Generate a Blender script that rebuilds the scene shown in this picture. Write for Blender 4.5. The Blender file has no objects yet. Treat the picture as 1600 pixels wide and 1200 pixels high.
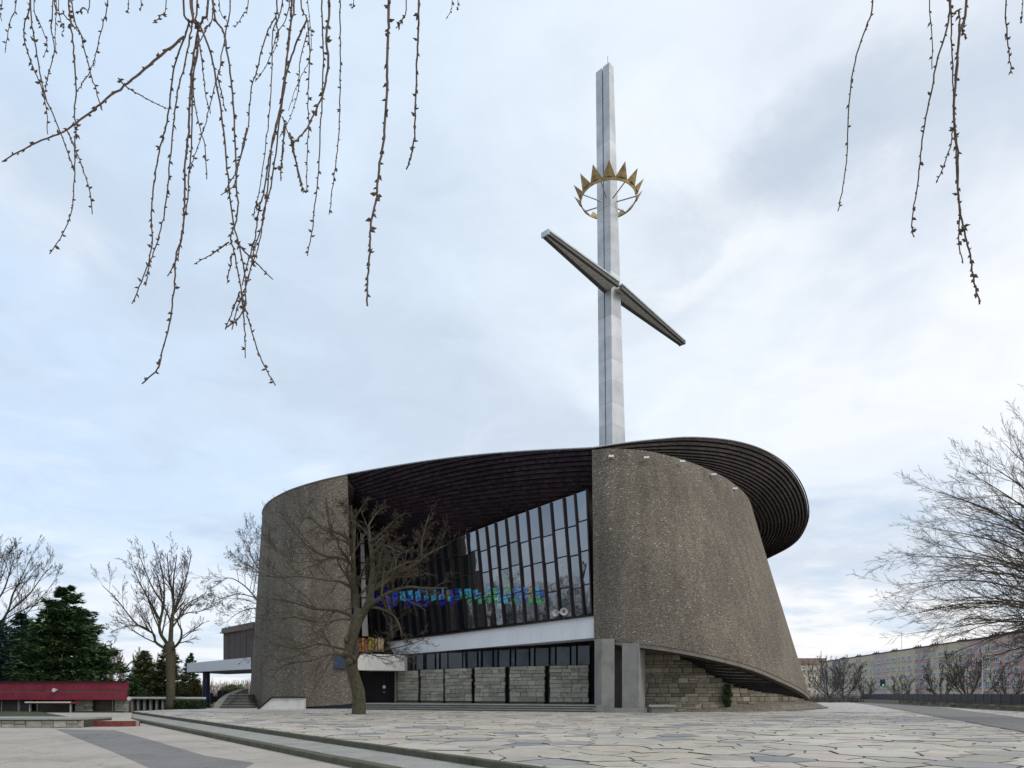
import bpy, math, random
import numpy as np
from mathutils import Vector, noise as mnoise

# ------------------------------------------------------------------ camera, world, sun
S = bpy.context.scene
C = S.collection
F, HOR, CZ = 1050.0, 1084.0, 1.6          # focal length in photo pixels, horizon row, eye height

cam_d = bpy.data.cameras.new('camera')
cam = bpy.data.objects.new('camera', cam_d); C.objects.link(cam)
cam.location = (0, 0, CZ); cam.rotation_euler = (math.radians(90), 0, 0)
cam_d.sensor_width = 36; cam_d.lens = 36 * F / 1600
cam_d.shift_y = (HOR - 600) / 1600
cam_d.clip_start = 0.1; cam_d.clip_end = 3000
S.camera = cam
S.view_settings.view_transform = 'Standard'
S.view_settings.look = 'None'
S.view_settings.exposure = 0.0
S.view_settings.gamma = 1.0
S.view_settings.use_curve_mapping = False
S.cycles.max_bounces = 6
S.cycles.use_denoising = True

SUN_EL, SUN_ROT = math.radians(42), math.radians(118)
W = bpy.data.worlds.new('World'); S.world = W; W.use_nodes = True

def nd(nt, t, loc=None, **kw):
    n = nt.nodes.new(t)
    for k, v in kw.items():
        if k.startswith('i_'):
            n.inputs[int(k[2:])].default_value = v
        else:
            setattr(n, k, v)
    return n
def math_n(nt, op, a, b=None, clamp=False):
    n = nt.nodes.new('ShaderNodeMath'); n.operation = op; n.use_clamp = clamp
    for i, v in enumerate((a, b)):
        if v is None: continue
        if isinstance(v, (int, float)): n.inputs[i].default_value = v
        else: nt.links.new(v, n.inputs[i])
    return n.outputs[0]
def ramp(nt, fac, stops, interp='LINEAR'):
    n = nt.nodes.new('ShaderNodeValToRGB'); n.color_ramp.interpolation = interp
    e = n.color_ramp.elements
    while len(e) > 1: e.remove(e[-1])
    e[0].position = stops[0][0]; e[0].color = (*stops[0][1], 1)
    for p, c in stops[1:]:
        x = e.new(p); x.color = (*c, 1)
    if fac is not None: nt.links.new(fac, n.inputs[0])
    return n.outputs[0]
def mixc(nt, fac, a, b, blend='MIX'):
    n = nt.nodes.new('ShaderNodeMix'); n.data_type = 'RGBA'; n.blend_type = blend
    for i, v in ((0, fac), (6, a), (7, b)):
        if isinstance(v, (int, float)): n.inputs[i].default_value = v
        elif isinstance(v, tuple): n.inputs[i].default_value = (*v, 1)
        else: nt.links.new(v, n.inputs[i])
    return n.outputs[2]

def build_sky():
    nt = W.node_tree; nt.nodes.clear(); L = nt.links.new
    tc = nd(nt, 'ShaderNodeTexCoord')
    sky = nd(nt, 'ShaderNodeTexSky'); sky.sky_type = 'NISHITA'; sky.sun_disc = False
    sky.sun_elevation = SUN_EL; sky.sun_rotation = SUN_ROT
    skyc = nd(nt, 'ShaderNodeVectorMath', operation='SCALE'); skyc.inputs[3].default_value = 0.11
    L(sky.outputs[0], skyc.inputs[0])
    sep = nd(nt, 'ShaderNodeSeparateXYZ'); L(tc.outputs['Generated'], sep.inputs[0])
    x, y, z = sep.outputs
    zz = math_n(nt, 'ADD', math_n(nt, 'ABSOLUTE', z), 0.16)
    cx = math_n(nt, 'DIVIDE', x, zz); cy = math_n(nt, 'DIVIDE', y, zz)
    comb = nd(nt, 'ShaderNodeCombineXYZ'); L(cx, comb.inputs[0]); L(cy, comb.inputs[1])
    comb.inputs[2].default_value = 3.1
    # broad tone of the overcast: bluer to the left, creamy to the right
    side = math_n(nt, 'ADD', math_n(nt, 'MULTIPLY', x, 0.72), 0.50, True)
    tone = ramp(nt, side, [(0.0, (0.54, 0.68, 0.86)), (0.30, (0.62, 0.745, 0.89)), (0.55, (0.74, 0.82, 0.895)), (0.8, (0.83, 0.86, 0.905)), (1.0, (0.87, 0.885, 0.91))])
    # low cream band near horizon
    low = ramp(nt, math_n(nt, 'ABSOLUTE', z), [(0.0, (1, 1, 1)), (0.10, (0.75, 0.75, 0.75)), (0.24, (0, 0, 0))], 'EASE')
    tone = mixc(nt, math_n(nt, 'MULTIPLY', low, 0.75), tone, (0.90, 0.865, 0.845))
    # soft darker cloud undersides
    n1 = nd(nt, 'ShaderNodeTexNoise'); n1.inputs['Scale'].default_value = 0.95; n1.inputs['Detail'].default_value = 6; n1.inputs['Roughness'].default_value = 0.52
    n1.inputs['Distortion'].default_value = 0.35
    L(comb.outputs[0], n1.inputs['Vector'])
    c1 = ramp(nt, n1.outputs[0], [(0.45, (0, 0, 0)), (0.62, (1, 1, 1))], 'EASE')
    tone = mixc(nt, math_n(nt, 'MULTIPLY', c1, 0.72), tone, (0.53, 0.61, 0.72))
    # the long grey cloud standing right of the cross, with ragged edges
    nw = nd(nt, 'ShaderNodeTexNoise'); nw.inputs['Scale'].default_value = 3.2; nw.inputs['Detail'].default_value = 7; nw.inputs['Roughness'].default_value = 0.6; L(comb.outputs[0], nw.inputs['Vector'])
    def cloud(tone, cx_, cy_, rot, sx, sy, amt, colr):
        w1 = nd(nt, 'ShaderNodeVectorMath', operation='SUBTRACT'); L(nw.outputs[1], w1.inputs[0]); w1.inputs[1].default_value = (.5, .5, .5)
        w2 = nd(nt, 'ShaderNodeVectorMath', operation='SCALE'); w2.inputs[3].default_value = 0.42; L(w1.outputs[0], w2.inputs[0])
        w3 = nd(nt, 'ShaderNodeVectorMath', operation='ADD'); L(w2.outputs[0], w3.inputs[0]); L(comb.outputs[0], w3.inputs[1])
        mpc = nd(nt, 'ShaderNodeMapping'); mpc.vector_type = 'TEXTURE'; mpc.inputs['Location'].default_value = (cx_, cy_, 3.1); mpc.inputs['Rotation'].default_value = (0, 0, math.radians(rot)); mpc.inputs['Scale'].default_value = (sx, sy, 1)
        L(w3.outputs[0], mpc.inputs[0])
        ft = nd(nt, 'ShaderNodeVectorMath', operation='MULTIPLY'); L(mpc.outputs[0], ft.inputs[0]); ft.inputs[1].default_value = (1, 1, 0)
        ln = nd(nt, 'ShaderNodeVectorMath', operation='LENGTH'); L(ft.outputs[0], ln.inputs[0])
        mk = ramp(nt, ln.outputs['Value'], [(0.15, (1, 1, 1)), (1.0, (0, 0, 0))], 'EASE')
        return mixc(nt, math_n(nt, 'MULTIPLY', mk, amt), tone, colr)
    tone = cloud(tone, .43, 1.02, -41, .36, .15, .86, (0.50, 0.58, 0.67))
    tone = cloud(tone, .27, 1.32, -30, .30, .14, .42, (0.56, 0.63, 0.72))
    tone = cloud(tone, .66, .90, -20, .22, .12, .45, (0.55, 0.625, 0.72))
    tone = cloud(tone, -.32, 1.30, -10, .30, .12, .35, (0.56, 0.64, 0.75))
    tone = cloud(tone, .38, 1.24, -35, .22, .06, .45, (0.92, 0.93, 0.945))
    # blue gaps low down
    n2 = nd(nt, 'ShaderNodeTexNoise'); n2.inputs['Scale'].default_value = 1.35; n2.inputs['Detail'].default_value = 5; n2.inputs['Roughness'].default_value = 0.55
    mp = nd(nt, 'ShaderNodeMapping'); mp.inputs['Scale'].default_value = (0.8, 1.15, 1); mp.inputs['Location'].default_value = (4.2, 1.7, 0)
    L(comb.outputs[0], mp.inputs[0]); L(mp.outputs[0], n2.inputs['Vector'])
    c2 = ramp(nt, n2.outputs[0], [(0.50, (0, 0, 0)), (0.60, (1, 1, 1))], 'EASE')
    lowm = ramp(nt, math_n(nt, 'ABSOLUTE', z), [(0.0, (0.55, 0.55, 0.55)), (0.04, (1, 1, 1)), (0.2, (0.9, 0.9, 0.9)), (0.34, (0, 0, 0))], 'EASE')
    tone = mixc(nt, math_n(nt, 'MULTIPLY', math_n(nt, 'MULTIPLY', c2, lowm), 0.62), tone, (0.47, 0.60, 0.76))
    # bright wisps
    n3 = nd(nt, 'ShaderNodeTexNoise'); n3.inputs['Scale'].default_value = 2.1; n3.inputs['Detail'].default_value = 7; n3.inputs['Roughness'].default_value = 0.6
    n3.inputs['Distortion'].default_value = 0.6
    mp3 = nd(nt, 'ShaderNodeMapping'); mp3.inputs['Location'].default_value = (9.3, 5.1, 0); mp3.inputs['Scale'].default_value = (0.8, 1.2, 1)
    L(comb.outputs[0], mp3.inputs[0]); L(mp3.outputs[0], n3.inputs['Vector'])
    c3 = ramp(nt, n3.outputs[0], [(0.50, (0, 0, 0)), (0.72, (1, 1, 1))], 'EASE')
    tone = mixc(nt, math_n(nt, 'MULTIPLY', c3, 0.38), tone, (0.90, 0.915, 0.94))
    n4 = nd(nt, 'ShaderNodeTexNoise'); n4.inputs['Scale'].default_value = 4.5; n4.inputs['Detail'].default_value = 9; n4.inputs['Roughness'].default_value = 0.62; n4.inputs['Distortion'].default_value = 0.8
    L(comb.outputs[0], n4.inputs['Vector'])
    tone = mixc(nt, 1.0, tone, ramp(nt, n4.outputs[0], [(0.30, (0.945, 0.952, 0.962)), (0.70, (1.045, 1.038, 1.03))]), 'MULTIPLY')
    col = mixc(nt, 0.90, skyc.outputs[0], tone)
    bg = nd(nt, 'ShaderNodeBackground'); L(col, bg.inputs[0]); bg.inputs[1].default_value = 1.21
    out = nd(nt, 'ShaderNodeOutputWorld'); L(bg.outputs[0], out.inputs[0])
build_sky()

sd = bpy.data.lights.new('sun', 'SUN'); sd.energy = 1.35; sd.angle = math.radians(14); sd.color = (1.0, 0.95, 0.88)
sun = bpy.data.objects.new('sun', sd); C.objects.link(sun)
# light arrives from the right, a little from behind the camera
sdir = Vector((math.sin(SUN_ROT) * math.cos(SUN_EL), math.cos(SUN_ROT) * math.cos(SUN_EL), math.sin(SUN_EL)))
sun.rotation_euler = (-sdir).to_track_quat('-Z', 'Y').to_euler()
sun.location = sdir * 200

# ------------------------------------------------------------------ helpers
R = random.Random(7)
def P(px, py, D):
    return Vector(((px - 800) * D / F, D, CZ + (HOR - py) * D / F))
def G(px, py, z=0.0):
    D = (CZ - z) * F / (py - HOR)
    return Vector(((px - 800) * D / F, D, z))
def H(px, D, z):
    return Vector(((px - 800) * D / F, D, z))

WL = {}
def thing(name, loc, label, cat, group=None):
    o = bpy.data.objects.new(name, None); C.objects.link(o)
    o.location = loc; o.empty_display_size = 0.5
    WL[o.name] = Vector(loc)
    o['label'] = label; o['category'] = cat
    if group: o['group'] = group
    return o
def tag(o, label, cat, group=None):
    o['label'] = label; o['category'] = cat
    if group: o['group'] = group
    return o
def mesh(name, V, Fc, mat, parent=None, origin=None, smooth=False, mi=None, kind=None, label=None, attr=None):
    """link a mesh whose vertices are given in world coordinates"""
    V = [Vector(v) for v in V]
    if origin is None:
        a = np.array([tuple(v) for v in V])
        lo, hi = a.min(0), a.max(0)
        origin = Vector(((lo[0] + hi[0]) / 2, (lo[1] + hi[1]) / 2, lo[2]))
    me = bpy.data.meshes.new(name)
    me.from_pydata([tuple(v - origin) for v in V], [], Fc)
    for m in (mat if isinstance(mat, (list, tuple)) else [mat]): me.materials.append(m)
    if mi is not None: me.polygons.foreach_set('material_index', mi)
    if smooth: me.polygons.foreach_set('use_smooth', [True] * len(me.polygons))
    if attr is not None:
        at = me.attributes.new('tone', 'FLOAT', 'FACE'); at.data.foreach_set('value', attr)
    o = bpy.data.objects.new(name, me); C.objects.link(o)
    WL[o.name] = origin
    if parent is not None:
        o.parent = parent; o.location = origin - WL[parent.name]
    else:
        o.location = origin
    if kind: o['kind'] = kind
    if label: o['label'] = label
    return o

class MB:
    def __init__(s): s.V = []; s.F = []; s.M = []; s.T = []
    def add(s, V, Fc, m=0, t=0.5):
        b = len(s.V); s.V += [Vector(v) for v in V]
        s.F += [tuple(b + i for i in f) for f in Fc]; s.M += [m] * len(Fc); s.T += [t] * len(Fc)
    def hexa(s, p, m=0):            # 8 points: bottom 4 ccw, top 4 ccw
        s.add(p, [(3, 2, 1, 0), (4, 5, 6, 7), (0, 1, 5, 4), (1, 2, 6, 5), (2, 3, 7, 6), (3, 0, 4, 7)], m)
    def box(s, x0, x1, y0, y1, z0, z1, m=0):
        s.hexa([(x0, y0, z0), (x1, y0, z0), (x1, y1, z0), (x0, y1, z0), (x0, y0, z1), (x1, y0, z1), (x1, y1, z1), (x0, y1, z1)], m)
    def prism(s, poly, z0, z1, m=0):
        n = len(poly)
        s.add([(p[0], p[1], z0) for p in poly] + [(p[0], p[1], z1) for p in poly],
              [tuple(range(n - 1, -1, -1)), tuple(range(n, 2 * n))] + [(i, (i + 1) % n, n + (i + 1) % n, n + i) for i in range(n)], m)
    def bar(s, a, b, w, h, up=(0, 0, 1), m=0, w2=None, h2=None):
        a = Vector(a); b = Vector(b); d = (b - a).normalized(); up = Vector(up)
        sd_ = d.cross(up)
        if sd_.length < 1e-4: sd_ = d.cross(Vector((1, 0, 0)))
        sd_.normalize(); u = sd_.cross(d).normalized()
        w2 = w if w2 is None else w2; h2 = h if h2 is None else h2
        q = lambda c, w, h: [c - sd_ * w / 2 - u * h / 2, c + sd_ * w / 2 - u * h / 2, c + sd_ * w / 2 + u * h / 2, c - sd_ * w / 2 + u * h / 2]
        s.add(q(a, w, h) + q(b, w2, h2), [(0, 3, 2, 1), (4, 5, 6, 7), (0, 1, 5, 4), (1, 2, 6, 5), (2, 3, 7, 6), (3, 0, 4, 7)], m)
    def tube(s, pts, rad, n=5, m=0, cap=True):
        pts = [Vector(p) for p in pts]
        if isinstance(rad, (int, float)): rad = [rad] * len(pts)
        b = len(s.V); k = len(pts)
        d0 = (pts[1] - pts[0]).normalized()
        ref = Vector((0, 0, 1)) if abs(d0.z) < 0.8 else Vector((1, 0, 0))
        for i, p in enumerate(pts):
            d = (pts[min(i + 1, k - 1)] - pts[max(i - 1, 0)])
            if d.length < 1e-9: d = d0
            d.normalize()
            e1 = d.cross(ref)
            if e1.length < 1e-3: e1 = d.cross(Vector((0.3, 0.9, 0.2)))
            e1.normalize(); e2 = d.cross(e1)
            ref = -e1.cross(d) if False else ref
            for j in range(n):
                a = 2 * math.pi * j / n
                s.V.append(p + (e1 * math.cos(a) + e2 * math.sin(a)) * rad[i])
        for i in range(k - 1):
            for j in range(n):
                q = b + i * n
                s.F.append((q + j, q + (j + 1) % n, q + n + (j + 1) % n, q + n + j)); s.M.append(m); s.T.append(0.5)
        if cap:
            s.F.append(tuple(b + (k - 1) * n + j for j in range(n))); s.M.append(m); s.T.append(0.5)
            s.F.append(tuple(b + n - 1 - j for j in range(n))); s.M.append(m); s.T.append(0.5)
    def grid(s, rows, m=0, close=False):
        b = len(s.V); nr = len(rows); nc = len(rows[0])
        for r in rows: s.V += [Vector(v) for v in r]
        for i in range(nr - 1):
            for j in range(nc - 1):
                s.F.append((b + i * nc + j, b + i * nc + j + 1, b + (i + 1) * nc + j + 1, b + (i + 1) * nc + j)); s.M.append(m); s.T.append(0.5)
    def build(s, name, mat, parent=None, **kw):
        if isinstance(mat, (list, tuple)) and 'mi' not in kw: kw['mi'] = s.M
        return mesh(name, s.V, s.F, mat, parent, **kw)

def cr(pts, n):
    """resample control tuples through a Catmull-Rom curve, n samples"""
    pts = [np.array(p, float) for p in pts]
    k = len(pts) - 1; out = []
    for i in range(n):
        t = i / (n - 1) * k; j = min(int(t), k - 1); f = t - j
        p1, p2 = pts[j], pts[j + 1]
        p0 = pts[j - 1] if j > 0 else 2 * p1 - p2
        p3 = pts[j + 2] if j + 2 <= k else 2 * p2 - p1
        out.append(0.5 * ((2 * p1) + (-p0 + p2) * f + (2 * p0 - 5 * p1 + 4 * p2 - p3) * f * f + (-p0 + 3 * p1 - 3 * p2 + p3) * f ** 3))
    return out
def lerp(a, b, t): return a + (b - a) * t
def interp(x, xs, ys): return float(np.interp(x, xs, ys))

# ------------------------------------------------------------------ materials
def newmat(name):
    m = bpy.data.materials.new(name); m.use_nodes = True
    nt = m.node_tree; b = nt.nodes['Principled BSDF']
    return m, nt, b
def simple(name, col, rough=0.7, metal=0.0, nscale=3.0, namt=0.25, bump=0.0, bscale=30.0, spec=0.3):
    m, nt, b = newmat(name); L = nt.links.new
    tc = nd(nt, 'ShaderNodeNewGeometry')
    n = nd(nt, 'ShaderNodeTexNoise'); n.inputs['Scale'].default_value = nscale; n.inputs['Detail'].default_value = 6; n.inputs['Roughness'].default_value = 0.65
    L(tc.outputs['Position'], n.inputs['Vector'])
    lo = tuple(c * (1 - namt) for c in col); hi = tuple(min(1, c * (1 + namt)) for c in col)
    L(ramp(nt, n.outputs[0], [(0.3, lo), (0.7, hi)]), b.inputs['Base Color'])
    b.inputs['Roughness'].default_value = rough; b.inputs['Metallic'].default_value = metal
    b.inputs['Specular IOR Level'].default_value = spec
    if bump:
        n2 = nd(nt, 'ShaderNodeTexNoise'); n2.inputs['Scale'].default_value = bscale; n2.inputs['Detail'].default_value = 4
        L(tc.outputs['Position'], n2.inputs['Vector'])
        bp = nd(nt, 'ShaderNodeBump'); bp.inputs['Strength'].default_value = bump; bp.inputs['Distance'].default_value = 0.05
        L(n2.outputs[0], bp.inputs['Height']); L(bp.outputs[0], b.inputs['Normal'])
    return m

def pebble_mat():
    m, nt, b = newmat('river_pebbles'); L = nt.links.new
    g = nd(nt, 'ShaderNodeNewGeometry')
    mp = nd(nt, 'ShaderNodeMapping'); mp.inputs['Scale'].default_value = (1, 1, 1.9); L(g.outputs['Position'], mp.inputs[0])
    v = nd(nt, 'ShaderNodeTexVoronoi'); v.inputs['Scale'].default_value = 7.6; L(mp.outputs[0], v.inputs['Vector'])
    sp = nd(nt, 'ShaderNodeSeparateColor'); L(v.outputs['Color'], sp.inputs[0])
    c = ramp(nt, sp.outputs[0], [(0.0, (0.150, 0.125, 0.094)), (0.35, (0.196, 0.166, 0.127)), (0.70, (0.238, 0.204, 0.160)), (0.975, (0.285, 0.255, 0.21)), (0.992, (0.50, 0.48, 0.44))])
    n = nd(nt, 'ShaderNodeTexNoise'); n.inputs['Scale'].default_value = 0.16; n.inputs['Detail'].default_value = 5; L(g.outputs['Position'], n.inputs['Vector'])
    st = ramp(nt, n.outputs[0], [(0.32, (0.80, 0.80, 0.81)), (0.68, (1.10, 1.09, 1.08))])
    c = mixc(nt, 1.0, c, st, 'MULTIPLY')
    # rain streaks: stretched noise
    mp2 = nd(nt, 'ShaderNodeMapping'); mp2.inputs['Scale'].default_value = (1.1, 1.1, 0.06); L(g.outputs['Position'], mp2.inputs[0])
    n2 = nd(nt, 'ShaderNodeTexNoise'); n2.inputs['Scale'].default_value = 1.0; n2.inputs['Detail'].default_value = 4; L(mp2.outputs[0], n2.inputs['Vector'])
    st2 = ramp(nt, n2.outputs[0], [(0.36, (0.87, 0.87, 0.88)), (0.62, (1.10, 1.10, 1.10))])
    c = mixc(nt, 1.0, c, st2, 'MULTIPLY')
    # dark mortar between pebbles
    dj = ramp(nt, v.outputs['Distance'], [(0.36, (1, 1, 1)), (0.66, (0.62, 0.61, 0.60))])
    c = mixc(nt, 1.0, c, dj, 'MULTIPLY')
    L(c, b.inputs['Base Color']); b.inputs['Roughness'].default_value = 0.85; b.inputs['Specular IOR Level'].default_value = 0.25
    bp = nd(nt, 'ShaderNodeBump'); bp.inputs['Strength'].default_value = 0.75; bp.inputs['Distance'].default_value = 0.06; bp.invert = True
    L(v.outputs['Distance'], bp.inputs['Height']); L(bp.outputs[0], b.inputs['Normal'])
    return m

def shingle_mat(name='roof_shingle', ca=(0.018, 0.011, 0.016, 1), cb=(0.040, 0.027, 0.034, 1)):
    m, nt, b = newmat(name); L = nt.links.new
    g = nd(nt, 'ShaderNodeNewGeometry'); oi = nd(nt, 'ShaderNodeObjectInfo')
    at = nd(nt, 'ShaderNodeAttribute'); at.attribute_name = 'UVMap'
    uv = nd(nt, 'ShaderNodeUVMap')
    br = nd(nt, 'ShaderNodeTexBrick'); br.offset = 0.5
    br.inputs['Scale'].default_value = 1.0; br.inputs['Brick Width'].default_value = 0.42; br.inputs['Row Height'].default_value = 0.30; br.inputs['Mortar Size'].default_value = 0.018
    br.inputs['Color1'].default_value = ca; br.inputs['Color2'].default_value = cb; br.inputs['Mortar'].default_value = (0.010, 0.008, 0.009, 1)
    L(uv.outputs[0], br.inputs['Vector'])
    n = nd(nt, 'ShaderNodeTexNoise'); n.inputs['Scale'].default_value = 0.35; n.inputs['Detail'].default_value = 6; L(g.outputs['Position'], n.inputs['Vector'])
    st = ramp(nt, n.outputs[0], [(0.3, (0.72, 0.70, 0.76)), (0.7, (1.25, 1.2, 1.15))])
    c = mixc(nt, 1.0, br.outputs[0], st, 'MULTIPLY')
    L(c, b.inputs['Base Color']); b.inputs['Roughness'].default_value = 0.75; b.inputs['Specular IOR Level'].default_value = 0.12
    bp = nd(nt, 'ShaderNodeBump'); bp.inputs['Strength'].default_value = 0.4; bp.inputs['Distance'].default_value = 0.03
    L(br.outputs['Fac'], bp.inputs['Height']); bp.invert = True; L(bp.outputs[0], b.inputs['Normal'])
    return m

def glass_mat(name, tint, refl, rough=0.02, wob=0.02):
    m = bpy.data.materials.new(name); m.use_nodes = True; nt = m.node_tree; nt.nodes.clear(); L = nt.links.new
    g = nd(nt, 'ShaderNodeNewGeometry')
    n = nd(nt, 'ShaderNodeTexNoise'); n.inputs['Scale'].default_value = 0.8; n.inputs['Detail'].default_value = 2; L(g.outputs['Position'], n.inputs['Vector'])
    bp = nd(nt, 'ShaderNodeBump'); bp.inputs['Strength'].default_value = wob * 10; bp.inputs['Distance'].default_value = 0.03; L(n.outputs[0], bp.inputs['Height'])
    d = nd(nt, 'ShaderNodeBsdfDiffuse'); d.inputs[0].default_value = (*tint, 1)
    gl = nd(nt, 'ShaderNodeBsdfGlossy'); gl.inputs['Roughness'].default_value = rough; gl.inputs['Color'].default_value = (0.86, 0.93, 1.0, 1)
    L(bp.outputs[0], gl.inputs['Normal'])
    lw = nd(nt, 'ShaderNodeLayerWeight'); lw.inputs[0].default_value = 0.4
    f = math_n(nt, 'ADD', math_n(nt, 'MULTIPLY', lw.outputs['Facing'], 0.25), refl, True)
    mx = nd(nt, 'ShaderNodeMixShader'); L(f, mx.inputs[0]); L(d.outputs[0], mx.inputs[1]); L(gl.outputs[0], mx.inputs[2])
    o = nd(nt, 'ShaderNodeOutputMaterial'); L(mx.outputs[0], o.inputs[0])
    return m

def stone_mat(name, stops, joints=False, bump=0.6, attr=True):
    m, nt, b = newmat(name); L = nt.links.new
    g = nd(nt, 'ShaderNodeNewGeometry'); oi = nd(nt, 'ShaderNodeObjectInfo')
    fac = oi.outputs['Random']
    c = ramp(nt, fac, stops)
    n = nd(nt, 'ShaderNodeTexNoise'); n.inputs['Scale'].default_value = 3.5; n.inputs['Detail'].default_value = 8; n.inputs['Roughness'].default_value = 0.7; L(g.outputs['Position'], n.inputs['Vector'])
    c = mixc(nt, 1.0, c, ramp(nt, n.outputs[0], [(0.3, (0.72, 0.71, 0.69)), (0.7, (1.22, 1.2, 1.16))]), 'MULTIPLY')
    L(c, b.inputs['Base Color']); b.inputs['Roughness'].default_value = 0.85; b.inputs['Specular IOR Level'].default_value = 0.2
    bp = nd(nt, 'ShaderNodeBump'); bp.inputs['Strength'].default_value = bump; bp.inputs['Distance'].default_value = 0.06
    L(n.outputs[0], bp.inputs['Height']); L(bp.outputs[0], b.inputs['Normal'])
    return m

def flag_mat():
    m, nt, b = newmat('flagstone'); L = nt.links.new
    g = nd(nt, 'ShaderNodeNewGeometry'); at = nd(nt, 'ShaderNodeAttribute'); at.attribute_name = 'tone'
    c = ramp(nt, at.outputs['Fac'], [(0.0, (0.23, 0.235, 0.24)), (0.045, (0.29, 0.29, 0.29)), (0.065, (0.36, 0.325, 0.275)), (0.20, (0.45, 0.415, 0.355)), (0.38, (0.48, 0.425, 0.34)), (0.52, (0.50, 0.46, 0.395)),
                                     (0.66, (0.46, 0.385, 0.325)), (0.80, (0.52, 0.485, 0.43)), (0.92, (0.39, 0.37, 0.335)), (1.0, (0.50, 0.44, 0.36))])
    n = nd(nt, 'ShaderNodeTexNoise'); n.inputs['Scale'].default_value = 1.7; n.inputs['Detail'].default_value = 9; n.inputs['Roughness'].default_value = 0.68; L(g.outputs['Position'], n.inputs['Vector'])
    c = mixc(nt, 1.0, c, ramp(nt, n.outputs[0], [(0.28, (0.80, 0.80, 0.82)), (0.5, (1, 0.99, 0.98)), (0.72, (1.13, 1.12, 1.09))]), 'MULTIPLY')
    n4 = nd(nt, 'ShaderNodeTexNoise'); n4.inputs['Scale'].default_value = 0.12; n4.inputs['Detail'].default_value = 4; L(g.outputs['Position'], n4.inputs['Vector'])
    c = mixc(nt, 1.0, c, ramp(nt, n4.outputs[0], [(0.35, (0.88, 0.88, 0.89)), (0.65, (1.06, 1.05, 1.04))]), 'MULTIPLY')
    n7 = nd(nt, 'ShaderNodeTexNoise'); n7.inputs['Scale'].default_value = 0.55; n7.inputs['Detail'].default_value = 10; n7.inputs['Roughness'].default_value = 0.75; L(g.outputs['Position'], n7.inputs['Vector'])
    c = mixc(nt, ramp(nt, n7.outputs[0], [(0.54, (0, 0, 0)), (0.72, (0.55, 0.55, 0.55))]), c, (0.20, 0.19, 0.155))
    n8 = nd(nt, 'ShaderNodeTexNoise'); n8.inputs['Scale'].default_value = 14; n8.inputs['Detail'].default_value = 3; L(g.outputs['Position'], n8.inputs['Vector'])
    c = mixc(nt, 1.0, c, ramp(nt, n8.outputs[0], [(0.32, (0.86, 0.86, 0.85)), (0.55, (1.04, 1.04, 1.03))]), 'MULTIPLY')
    L(c, b.inputs['Base Color'])
    L(math_n(nt, 'ADD', math_n(nt, 'MULTIPLY', n.outputs[0], 0.35), 0.42), b.inputs['Roughness'])
    b.inputs['Specular IOR Level'].default_value = 0.35
    n5 = nd(nt, 'ShaderNodeTexNoise'); n5.inputs['Scale'].default_value = 6; n5.inputs['Detail'].default_value = 8; L(g.outputs['Position'], n5.inputs['Vector'])
    bp = nd(nt, 'ShaderNodeBump'); bp.inputs['Strength'].default_value = 0.35; bp.inputs['Distance'].default_value = 0.02
    L(n5.outputs[0], bp.inputs['Height']); L(bp.outputs[0], b.inputs['Normal'])
    return m
def paving_base_mat():
    m, nt, b = newmat('paving_far'); L = nt.links.new
    g = nd(nt, 'ShaderNodeNewGeometry')
    v = nd(nt, 'ShaderNodeTexVoronoi'); v.inputs['Scale'].default_value = 0.85; v.feature = 'F1'; L(g.outputs['Position'], v.inputs['Vector'])
    v2 = nd(nt, 'ShaderNodeTexVoronoi'); v2.inputs['Scale'].default_value = 0.85; v2.feature = 'DISTANCE_TO_EDGE'; L(g.outputs['Position'], v2.inputs['Vector'])
    sp = nd(nt, 'ShaderNodeSeparateColor'); L(v.outputs['Color'], sp.inputs[0])
    c = ramp(nt, sp.outputs[0], [(0.0, (0.36, 0.345, 0.33)), (0.4, (0.45, 0.425, 0.38)), (0.7, (0.49, 0.47, 0.43)), (1, (0.44, 0.38, 0.34))])
    c = mixc(nt, 1.0, c, ramp(nt, v2.outputs['Distance'], [(0.01, (0.25, 0.24, 0.22)), (0.035, (1, 1, 1))]), 'MULTIPLY')
    L(c, b.inputs['Base Color']); b.inputs['Roughness'].default_value = 0.6
    return m

def concrete_mat(name, col, nscale=0.5, stain=0.3, rough=0.85):
    m, nt, b = newmat(name); L = nt.links.new
    g = nd(nt, 'ShaderNodeNewGeometry')
    n = nd(nt, 'ShaderNodeTexNoise'); n.inputs['Scale'].default_value = nscale; n.inputs['Detail'].default_value = 10; n.inputs['Roughness'].default_value = 0.7; L(g.outputs['Position'], n.inputs['Vector'])
    lo = tuple(x * (1 - stain) for x in col); hi = tuple(x * (1 + stain * 0.5) for x in col)
    c = ramp(nt, n.outputs[0], [(0.3, lo), (0.5, col), (0.7, hi)])
    n2 = nd(nt, 'ShaderNodeTexNoise'); n2.inputs['Scale'].default_value = 25; n2.inputs['Detail'].default_value = 3; L(g.outputs['Position'], n2.inputs['Vector'])
    c = mixc(nt, 1.0, c, ramp(nt, n2.outputs[0], [(0.3, (0.88, 0.88, 0.88)), (0.7, (1.1, 1.1, 1.1))]), 'MULTIPLY')
    L(c, b.inputs['Base Color']); b.inputs['Roughness'].default_value = rough; b.inputs['Specular IOR Level'].default_value = 0.25
    bp = nd(nt, 'ShaderNodeBump'); bp.inputs['Strength'].default_value = 0.3; bp.inputs['Distance'].default_value = 0.02
    L(n2.outputs[0], bp.inputs['Height']); L(bp.outputs[0], b.inputs['Normal'])
    return m

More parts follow.
